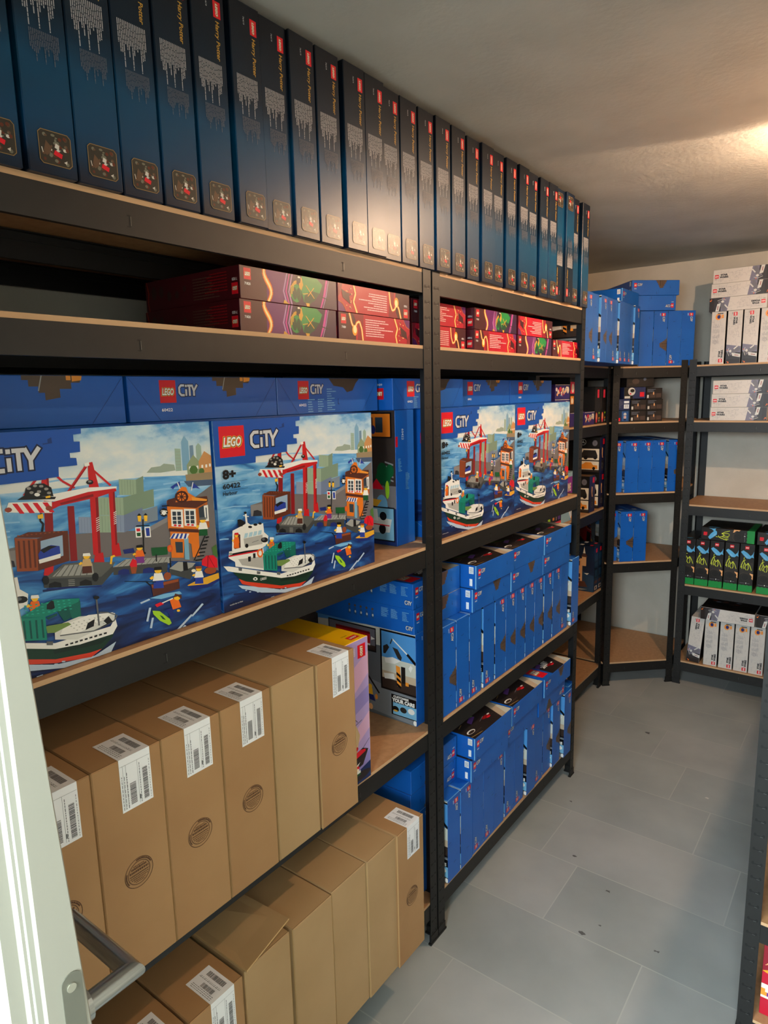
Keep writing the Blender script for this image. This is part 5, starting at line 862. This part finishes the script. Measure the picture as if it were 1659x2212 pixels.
def label_mesh(w=.056, f=.092, t=.075):
    """one sticker folded over the top front edge, thin sheet with printing"""
    mb = MB(); e = .0004; mb.box(-w/2, -e-.0002, -f, w/2, -.0001, 0.0002, ink('lblw')); mb.box(-w/2, -e-.0002, .0001, w/2, t, e+.0002, ink('lblw'))
    rnd = random.Random(1); n = Vector((0, -1, 0))
    def fr(x0, z0, x1, z1, c='ink'): y = -e-.0004; mb.poly([(x0, y, z0), (x1, y, z0), (x1, y, z1), (x0, y, z1)], ink(c))
    def tp(x0, y0, x1, y1, c='ink'): z = e+.0004; mb.poly([(x0, y0, z), (x1, y0, z), (x1, y1, z), (x0, y1, z)], ink(c))
    z = -f+.006
    while z < -.030: s = rnd.uniform(.0005, .0016); fr(.012, z, .021, z+s); z += s+rnd.uniform(.0005, .0011)
    z = -f+.008
    while z < -.048: s = rnd.uniform(.0005, .0014); fr(-.012, z, -.001, z+s); z += s+rnd.uniform(.0005, .0010)
    for x in (-.017, -.0225, .0035): fr(x, -f+.004, x+.0004, -.012, 'gy')
    for k in range(3): 
        z = -f+.004
        while z < -.03: l = rnd.uniform(.002, .008); fr(-.0255+.0045*k, z, -.0245+.0045*k, z+l, 'gy'); z += l+.0015
    z = -f+.004
    while z < -.02: l = rnd.uniform(.002, .006); fr(.0065, z, .0076, z+l, 'gy'); fr(.0242, z, .0250, z+l*.8, 'gy'); z += l+.0012
    fr(.004, -f+.010, .0062, -f+.018, 'gy'); fr(-w/2+.001, -.0125, w/2-.001, -.0121, 'gy')
    x = -.010
    y = .012
    while y < .060: s = rnd.uniform(.0006, .0018); tp(.010, y, .021, y+s); y += s+rnd.uniform(.0006, .0012)
    y = .016
    while y < .050: s = rnd.uniform(.0006, .0016); tp(-.014, y, -.004, y+s); y += s+rnd.uniform(.0006, .0012)
    for k in range(3):
        y = .008
        while y < .066: l = rnd.uniform(.002, .006); tp(-.024+.0035*k, y, -.023+.0035*k, y+l, 'gy'); y += l+.0015
    y = .01
    while y < .066: l = rnd.uniform(.002, .006); tp(.001, y, .002, y+l, 'gy'); tp(.0035, y, .0043, y+l*.7, 'gy'); y += l+.0013
    me = bpy.data.meshes.new('shipping_label'); me.from_pydata(mb.V, [], mb.F)
    for m in mb.M: me.materials.append(m)
    me.polygons.foreach_set('material_index', mb.I); me.update(); return me
LABEL = label_mesh()
BR = {'stamp': brown('brown_carton_stamped', .1235, .46, .386, 1, kraft), 'plain': brown('brown_carton', .1235, .46, .386, 0, kraft2), 'plain_low': brown('brown_carton_low', .1255, .46, .384, 0, kraft2), 'stamp_low': brown('brown_carton_low_stamped', .118, .46, .390, 1, kraft), 'lab_low': brown('brown_carton_low_labelled', .1255, .46, .384, 0, kraft)}

# ------------------------------------------------------------------ stocking the shelves
ORD = ['first', 'second', 'third', 'fourth', 'fifth', 'sixth', 'seventh', 'eighth', 'ninth', 'tenth', 'eleventh', 'twelfth', 'thirteenth', 'fourteenth', 'fifteenth', 'sixteenth', 'seventeenth', 'eighteenth', 'nineteenth', 'twentieth', 'twenty-first', 'twenty-second', 'twenty-third', 'twenty-fourth', 'twenty-fifth', 'twenty-sixth', 'twenty-seventh', 'twenty-eighth', 'twenty-ninth', 'thirtieth']
E_ = 0.0004
# top shelf: row of tall dark teal boxes
ys = [-1.103, -1.027, -.954, -.878, -.803, -.727, -.645, -.577, -.506, -.431, -.351, -.279, -.202, -.138, -.054, .011, .090, .190, .251, .322, .406, .486, .564, .654, .719, .787, .858, .932, 1.030]
for i, y in enumerate(ys):
    up = i in (25, 26)
    if i < len(ys)-1: y = min(y, ys[i+1]-.0712)
    if i == 24: y = .7150
    if up: y = (.7870, .8585)[i-25]
    if up: lab = 'dark teal box standing upside down on the top shelf, %s of that pair' % ('left' if i == 25 else 'right')
    elif i == 28: lab = 'dark teal box at the far right end of the top shelf row'
    elif i == 27: lab = 'dark teal box just right of the upside-down pair on the top shelf'
    elif i == 24: lab = 'dark teal box just left of the upside-down pair on the top shelf'
    else: lab = 'tall dark teal box, %s from the left in the row under the ceiling' % ORD[i]
    put_box('tall_teal_box', hp_me, lab, 'tall dark teal boxes in the row on the top shelf', .008+random.uniform(-.006, .006), y+.035+.0003, 1.965+E_, flip=up, jit=0 if up or i in (24, 27) else R(.35))
# second level: flat dark red boxes
def nb(y0, lvl, kind, flip, lab, sx=1.0, x=-.02): put_box('red_flat_box', nin[kind], lab, 'flat dark red boxes on the second level', x, y0+.139*sx, 1.775+E_+lvl*.0617, flip=flip, sx=sx)
nb(-.634, 1, 'art', 0, 'flat dark red box with green swirl, upper one at far left'); nb(-.638, 0, 'art', 0, 'flat dark red box with green swirl, lower one at far left')
nb(-.352, 1, 'text', 1, 'flat red box with upside-down lettering, upper one just left of the double post'); nb(-.352, 0, 'text', 0, 'flat red box with upright lettering, lower one just left of the double post')
nb(-.034, 1, 'text', 0, 'flat red box with upright lettering, upper one just right of the double post', x=-.040); nb(-.033, 0, 'text', 1, 'flat red box with upside-down lettering, lower one just right of the double post', x=-.040)
nb(.262, 1, 'art', 0, 'flat dark red box with green swirl, upper row past the double post'); nb(.260, 0, 'text', 0, 'flat red box with upright lettering, under the green swirl print box past the double post')
nb(.552, 1, 'text', 1, 'flat red box with upside-down lettering, upper right end of the red boxes'); nb(.548, 0, 'art', 0, 'flat dark red box with green swirl, second from right in lower row')
nb(.836, 0, 'text', 0, 'single flat red box at the right end of the lower row', sx=.93)
brnpic = carton_mesh('brown_picture_box', .24, .22, .075, black_m, {'front': Art().rect('castleD', .01, .01, .23, .066).rect('cream', .05, .03, .2, .055).oval('K', .1, .045, .02, .012).oval('hpA', .16, .04, .02, .014).rect('purp', .225, .0, .24, .075).oval('or', .19, .03, .02, .012)})
for k in range(2): put_box('brown_picture_box', brnpic, 'flat dark box with brown picture, %s one behind the red boxes' % ('lower', 'upper')[k], 'dark picture boxes behind the red boxes', -.335, .95, 1.775+E_+k*.0757)
# third level: harbour boxes
for y0, x, lab, t in ((-1.206, -.020, 'large blue box with harbour picture, left one, partly hidden by the white door edge', 0), (-.724, -.018, 'large blue harbour box left of the double post, showing its full front', 0), (.058, -.020, 'large blue box with harbour picture just right of the double post', 0), (.540, -.022, 'large blue box with harbour picture at the right end of the third level', 0)):
    put_box('harbour_box', harb_me, lab, 'large harbour picture boxes standing on the third level', x, y0+.239, 1.240+E_, turn=t)
put_box('harbour_box', harb_side_me, 'large blue box standing endways beside the double post, picture panels showing', 'large harbour picture boxes standing on the third level', -.070, -.078+.0445, 1.240+E_)
FZ = 1.240+E_+.3705
for k, (y0, kd, lab) in enumerate(((-1.203, 'pic', 'blue box laid flat above the left harbour box, brown picture on top edge'), (-.830, 'pic', 'blue box laid flat above the second harbour box, with mark and series name'), (-.462, 'text', 'blue box laid flat with columns of small print, left of the double post'), (-.078, 'text', 'blue box laid flat right behind the double post'), (.314, 'pic', 'blue box laid flat above the harbour box right of the double post'), (.684, 'pic', 'blue box laid flat at the right end above the harbour boxes'))):
    put_box('flat_blue_box', hf[kd], lab, 'blue boxes laid flat above the harbour boxes', -.112 if k != 3 else -.075, y0+.183, FZ)
# plain boxes behind, carrying the flat ones
for k, y in enumerate((-.985, -.50, .30, .80)):
    put_box('harbour_box', harb_me, 'large blue box in the back row, %s from the left, behind harbour fronts' % ORD[k], 'blue boxes in the back row of the third level', -.125, y, 1.240+E_)
    put_box('harbour_box', harb_me, 'large blue box at the very back, %s from the left, behind harbour fronts' % ORD[k], 'blue boxes in the back row of the third level', -.330, y, 1.240+E_)
# fourth level, left unit: brown cartons
def sticker(root, w, d, h, u=.55, parent_only=True):
    o = bpy.data.objects.new('shipping_label', LABEL); COL.objects.link(o); o.parent = root; o.location = (-w/2+w*u, -d/2, h); o['label'] = 'white printed address and barcode sticker folded over the edge'
seams = [-1.176, -1.051, -.9262, -.7998, -.6722, -.5444]
labs = ['brown carton at the left of the upper row, beside the white door edge', 'brown carton with sticker and stamp, second from the left in the upper row', 'brown carton with sticker and stamp, third from the left in the upper row', 'brown carton with sticker and stamp, fourth from the left in the upper row', 'brown carton without sticker in the upper row', 'brown carton with sticker and stamp, right end of upper row, by the yellow box']
for i, y0 in enumerate(seams):
    k = 'plain' if i == 4 else 'stamp'
    o = put_box('brown_carton', BR[k], labs[i], 'brown cartons in the upper row', .046+(.004 if i == 5 else 0), y0+.0625, .700+E_)
    if k == 'stamp': sticker(o, .1235, .46, .386, .60 if i < 5 else .62)
put_box('pirate_ship_box', shipm, 'yellow-topped box with lavender front and sailing ship picture', None, .003, -.4195+.0545+.001, .700+E_)
# lowest level, left unit
low = [(-1.052, 'lab_low', 'brown carton with sticker, lowest row, nearest the bottom edge of the photo'), (-.922, 'lab_low', 'brown carton with sticker in the lower row, left of the half-open one'), (-.788, 'plain_low', 'brown carton with its lid flap sticking up, lower row'), (-.656, 'plain_low', 'plain brown carton just right of the half-open one'), (-.527, 'plain_low', 'plain brown carton in the middle of the lower row'), (-.400, 'plain_low', 'plain brown carton left of the stickered end carton in the lower row'), (-.285, 'stamp_low', 'brown carton with sticker and stamp at the right end of the lower row')]
for i, (y0, k, lab) in enumerate(low):
    w, d, h = BR[k]['dims']; o = put_box('brown_carton', BR[k], lab, 'brown cartons in the lower row', .050+(.012 if i == 6 else .004*(i % 2)), y0+w/2+.001, .145+E_)
    if i in (0, 1, 6): sticker(o, w, d, h, .60)
    if i == 2:
        mb = MB(); t = .0035; q = [(-w/2+.001, -d/2-.006, .0015), (w/2-.001, -d/2-.002, .030), (w/2-.001, d/2-.12, .004), (-w/2+.001, d/2-.12, .001)]
        b = q; u = [(x, y, z+t) for x, y, z in q]; mb.V += [Vector(p) for p in b]+[Vector(p) for p in u]; mb.V = [tuple(v) for v in mb.V]
        mb.F += [(3, 2, 1, 0), (4, 5, 6, 7), (0, 1, 5, 4), (1, 2, 6, 5), (2, 3, 7, 6), (3, 0, 4, 7)]; mb.I += [mb.mi(kraft2)]*2+[mb.mi(kraft_edge)]*4
        fl = mb.build('lid_flap', o); fl.location = (0, 0, h); fl['label'] = 'cardboard lid flap raised at its right corner'
# fourth level, right unit: small blue boxes, uprights with flats on top
up4 = [(-0.000, 'up_plain'), (.052, 'up_down'), (.129, 'up_up')]
def ub(y0, kind, x, z, lab, grp, turn=0, jit=0): return put_box('small_blue_box', SB[kind], lab, grp, x, y0+.0374, z+E_, turn=turn, jit=jit)
g4 = 'small blue boxes standing on the fourth level'
seq4 = [(-.0405, 'up_down'), (.050, 'up_down_patch'), (.128, 'up_up'), (.2065, 'up_up'), (.296, 'up_up'), (.378, 'up_down_patch'), (.455, 'up_down_patch'), (.5315, 'up_down_patch'), (.6105, 'up_down_patch'), (.687, 'up_down_patch'), (.7715, 'up_down_patch'), (.853, 'up_down_patch'), (.9285, 'up_up')]
for i, (y, k) in enumerate(seq4): ub(y+.0008, k, -.006 if i else -.040, .700, 'small blue box standing upright, %s from the left on the fourth level' % ORD[i], g4, jit=R(.4) if i not in (5, 6, 7) else 0)
ub(1.0215, 'up_up', .004, .700, 'small blue box standing apart at the right end of the fourth level', g4)
g4f = 'small blue boxes laid flat on the fourth level'
def fb(y0, kind, x, z, lab, grp, turn=0, flip=0): return put_box('small_blue_box', SB[kind], lab, grp, x, y0+.128, z, turn=turn, flip=flip)
zf = .700+E_+.2805
cols = ['left', 'second from left', 'third from left', 'right']
for (y, lv, k, x, t) in ((-.046, 0, 'flat_side', -.040, 0), (-.048, 1, 'flat_side', -.041, 0), (.217, 0, 'flat_patch', .000, 0), (.221, 1, 'flat', .010, 0), (.478, 0, 'flat_patch', .002, 0), (.480, 1, 'flat', .004, 0), (.738, 0, 'flat', .002, 0), (.741, 1, 'flat', .006, 0)):
    c = int((y+.06)/.262+.1); fb(y, k, x, zf+lv*.0752, 'small blue box laid flat, %s row, %s column, fourth level' % (('lower', 'upper')[lv], cols[min(c, 3)]), g4f, R(t))
# lowest level, right unit
g5 = 'small blue boxes standing on the lowest level'
seq5 = [(-.034, 'up_down', -.040), (.058, 'up_down', .002), (.137, 'up_down', .002), (.216, 'up_up', -.001), (.2935, 'up_up', -.002), (.3690, 'up_down', -.003), (.4560, 'up_up', -.005), (.5335, 'up_up', -.006), (.6240, 'up_down', .001), (.7000, 'up_up', -.003), (.7850, 'up_down_patch', -.006), (.8620, 'up_down_patch', .002), (.958, 'up_down_patch', .012), (1.034, 'up_down', -.004)]
for i, (y, k, x) in enumerate(seq5): ub(y, k, x, .145, 'small blue box standing upright, %s from the left on the lowest level' % ORD[i], g5, jit=R(.25))
g5f = 'small blue boxes laid flat on the lowest level'
zl = .145+E_+.2805
for (y, lv, k, x, fl) in ((-.076, 0, 'flat_side', -.041, 1), (-.074, 1, 'flat_inset', -.040, 1), (.188, 0, 'flat', .012, 0), (.196, 1, 'flat', .020, 0), (.448, 0, 'flat', .004, 0), (.462, 1, 'flat', .018, 0), (.712, 0, 'flat_patch', .006, 1), (.732, 1, 'flat_title', .020, 0)):
    c = int((y+.09)/.262+.1); fb(y, k, x, zl+lv*.0752, 'small blue box laid flat, %s row, %s column, lowest level' % (('lower', 'upper')[lv], cols[min(c, 3)]), g5f, 0, fl)
# lower unit between: top row
ys1 = [1.158, 1.239, 1.322, 1.404, 1.490, 1.572, 1.650, 1.727, 1.803, 1.879]; kinds = ['up_down', 'up_down_patch', 'up_up', 'up_down_patch', 'up_down_patch', 'up_up', 'up_up', 'up_up', 'up_up', 'up_down']
for i, (y, k) in enumerate(zip(ys1, kinds)): put_box('small_blue_box', SB[k], 'blue box, %s from the left in the row on top of the lower unit' % ORD[i], 'blue boxes fanned along the top of the lower unit', -.045-(0.004*(i % 3)), y+.0385, 1.771+E_+.0002)
put_box('small_blue_box', SB['flat'], 'blue box laid flat with barcode end, on top of the fanned row', 'blue boxes laid on the upper rows', -.085, 1.93, 1.771+E_+.2815)
# corner unit, top
gt = 'blue boxes standing on top of the corner unit'
for i, (u, k) in enumerate(((.134, 'up_plain'), (.2105, 'up_down_patch'), (.287, 'up_up'), (.362, 'up_down'))):
    p = dg(u+.0372, -.004); put_box('small_blue_box', SB[k], 'blue box standing on the corner unit top, %s from the left' % ORD[i], gt, at=p, z=1.771+E_, rz=DA)
p = dg(.190+.0, .008); put_box('small_blue_box', SB['flat'], 'blue box laid flat on the corner unit top, upside-down mark at its right', 'blue boxes laid on the upper rows', at=p, z=1.771+E_+.2805, rz=DA, flip=1)
p = dg(.204, .010); put_box('small_blue_box', SB['flat_patch'], 'blue box laid flat, highest on the corner unit, with a brown patch', 'blue boxes laid on the upper rows', at=p, z=1.771+E_+.2805+.0752, rz=DA)
# corner unit, lower levels
g3 = 'blue boxes on the corner unit shelf'
for i, (u, k) in enumerate(((.012, 'up_down'), (.0885, 'up_down'), (.164, 'up_down'), (.2395, 'up_down'), (.330, 'up_down_patch'))):
    put_box('small_blue_box', SB[k], 'blue box standing on the third corner shelf, %s from the left' % ORD[i], g3, at=dg(u+.0372, -.012 if i else -.040), z=1.10+E_, rz=DA)
for i, (u, k) in enumerate(((-.002, 'up_down_patch'), (.0755, 'up_down_patch'), (.152, 'up_down'))):
    put_box('small_blue_box', SB[k], 'blue box standing on the fourth corner shelf, %s from the left' % ORD[i], 'blue boxes on the fourth corner shelf', at=dg(u+.0372, -.012 if i else -.040), z=.716+E_, rz=DA)
gs = 'small dark boxes stacked on the second corner shelf'
for (u, z, k, lab) in ((.036, 0, 'fig', 'small blue box with a figure picture, bottom left of the dark stack'), (.110, 0, 'text', 'small black box, bottom middle of the dark stack on the corner shelf'), (.200, 0, 'text', 'small black box, bottom right of the dark stack on the corner shelf'), (.036, .0625, 'code', 'small blue box with white barcode panels on the corner shelf'), (.110, .0585, 'text', 'small black box in the second layer, middle of the dark stack'), (.200, .0585, 'text', 'small black box in the second layer, right of the dark stack'), (.070, .1212, 'brick', 'small blue-grey box with a red mark on top of the barcode box'), (.194, .1172, 'text', 'small black box in the third layer, right of the red-marked box')):
    w = smallm[k]['dims'][0]; put_box('small_dark_box', smallm[k], lab, gs, at=dg(u+w/2, -.02), z=1.482+E_+z, rz=DA)
put_box('small_dark_box', smallm['dark'], 'small black box on top of the dark stack on the corner shelf', gs, at=dg(.085+.075, -.025), z=1.482+E_+.1818, rz=DA)
# lower unit, shelves below the top
CX = -.222
put_box('black_tall_box', dtall, 'tall black box with red oval picture, left one by the corner post', 'tall black boxes with red ovals', CX, 1.866+.043, 1.482+E_)
put_box('black_tall_box', dtall, 'tall black box with red oval picture, right one by the corner post', 'tall black boxes with red ovals', CX, 1.954+.043, 1.482+E_)
put_box('violet_box', vio['small'], 'violet flat box with cream shapes, left of the tall black boxes', 'violet boxes on the lower unit', CX, 1.72+.07, 1.482+E_)
put_box('violet_box', vio['script'], 'violet flat box with cream script lettering behind the tall unit post', 'violet boxes on the lower unit', CX-.004, 1.545+.085, 1.482+E_)
for k in range(3): put_box('violet_box', vio['shapes'], 'violet box with cream shapes, %s of the three stacked above the harbour box' % ('lowest', 'middle', 'topmost')[k], 'violet boxes on the lower unit', CX, 1.352+.085, 1.482+E_+k*.0665)
put_box('black_picture_box', pict, 'black box with red and orange pictures standing on the violet script box', None, CX-.02, 1.545+.08, 1.482+E_+.0665)
gc = 'black boxes with car pictures'
put_box('car_picture_box', carm, 'black box with car pictures and round emblem, topmost of the car picture stack', gc, CX, 1.955+.041, 1.032+E_+.1885)
put_box('car_picture_box', carm, 'black box with car pictures underneath the topmost one', gc, CX, 1.957+.041, 1.032+E_)
put_box('car_picture_box', carm, 'black box with car pictures standing in front, left of the stack', gc, CX+.006, 1.80+.041, 1.032+E_)
put_box('pale_box', pale, 'pale blue box with a purple logo behind the tall unit post', None, CX, 1.455+.085, 1.032+E_)
put_box('bright_low_box', lowmix, 'low box with bright orange and pink band, left of the pale box', None, CX+.004, 1.262, 1.032+E_)
for k in range(2): put_box('night_tower_box', castm, 'night blue box with a tower picture, %s one' % ('left', 'right')[k], 'night blue boxes with a tower picture', CX+.004, 1.914+k*.0635+.031, .580+E_)
# far wall unit
DY = 2.338
gw = 'white printed boxes on top of the far unit'
for i, (x, k) in enumerate(((.203, 'up'), (.2785, 'down'), (.3525, 'down'), (.428, 'up'), (.500, 'down'), (.575, 'down'))): put_box('white_box', SWM[k], 'white printed box standing on the far unit top, %s from the left' % ORD[i], gw, at=(x+.034, DY), z=1.771+E_, rz=0)
for lv, (x, fl) in enumerate(((.188, 1), (.194, 0), (.199, 0))): put_box('white_box', SWM['flat'], 'white printed box laid flat, %s of three above the standing ones' % ('lowest', 'middle', 'topmost')[lv], gw, at=(x+.131, DY-.002), z=1.771+E_+.2625+lv*.0685, rz=0, flip=fl)
for lv in range(3): put_box('white_box', SWM['flat'], 'white printed box laid flat on the second far shelf, %s of three' % ('lowest', 'middle', 'topmost')[lv], 'white printed boxes on the second far shelf', at=(.222+.003*lv+.131, DY), z=1.482+E_+lv*.0685, rz=0)
for i, x in enumerate((.122, .192, .263, .336, .408, .494, .566)): put_box('black_green_box', CR['up'], 'black box with green foot standing on the fourth far shelf, %s from the left' % ORD[i], 'black boxes with green foot', at=(x+.034, DY), z=.583+E_, rz=0)
put_box('black_green_box', CR['flat'], 'black box with green end laid flat on the standing ones, left', 'black boxes laid flat on the far shelf', at=(.212+.129, DY+.012), z=.583+E_+.2585, rz=0)
put_box('black_green_box', CR['flat'], 'black box with green end laid flat on the standing ones, right', 'black boxes laid flat on the far shelf', at=(.482+.129, DY+.006), z=.583+E_+.2585, rz=0)
gw5 = 'white printed boxes on the lowest far shelf'
o = put_box('white_box', SWM['down'], 'white printed box leaning at the left end of the lowest far shelf', gw5, at=(.2085, DY-.004), z=.137+.004, rz=0)
o.rotation_euler = (0, R(4.0), 0); o.location.x = .2075
for i, x in enumerate((.262, .338, .412, .485)): put_box('white_box', SWM['up'], 'white printed box on the lowest far shelf, %s right of the leaning one' % ORD[i], gw5, at=(x+.034, DY), z=.137+E_, rz=0)
put_box('white_box', SWM['flat'], 'white printed box laid flat across the standing ones on the lowest far shelf', gw5, at=(.239+.131, DY-.02), z=.137+.2675, rz=0, flip=1)
put_box('white_box', SWM['flat'], 'white printed box laid flat at the right edge of the lowest far shelf', gw5, at=(.506+.131, DY-.012), z=.137+.2675, rz=0, flip=1)
# unit at the right edge of the photo
put_box('brown_carton', BR['plain'], 'brown carton behind the post at the right edge of the photo', None, at=(.905, .215), z=.345+E_, rz=0)
def redfront(w, h):
    a = Art(); a.rect('njr', 0, 0, w, h); a.rect('njp2', 0, h-.018, w, h); a.rect('cream', 0, h-.021, w, h-.018); a.poly('nj', (0, h*.55), (w, h*.6), (w, h*.9), (0, h*.9)); a.poly('fl2', (0, h*.56), (.03, h*.52), (.08, h*.5), (w, h*.48), (w, h*.51), (.06, h*.54), (.02, h*.60))
    for k in range(7): a.line('peach', .0016, (.006+.003*k, h*(.64+.02*k)), (.012+.003*k, h*(.66+.02*k)))
    a.rect('cream', -.01, h*.22, .042, h*.40); a.rect('orange', 0, h*.25, .014, h*.34); a.rect('pu', .014, h*.25, .034, h*.37); a.rect('cream', .010, h*.30, .018, h*.37); return a
redm = carton_mesh('red_game_box', .30, .24, .225, ninja_m, {'front': redfront(.30, .225)})
put_box('red_box', redm, 'red box with a white letter shape at the lower right edge', None, at=(.99, .213), z=.062+E_, rz=0)

lab = Art().rect('lblw', .02, .006, .07, .03).rect('swg', .028, .01, .045, .025)
skm = carton_mesh('small_kraft_box', .10, .12, .045, kraft, {'front': lab})
put_box('small_kraft_box', skm, 'small brown box with a white label behind the far unit post', None, at=(.035, 2.50), z=1.10+E_, rz=0)
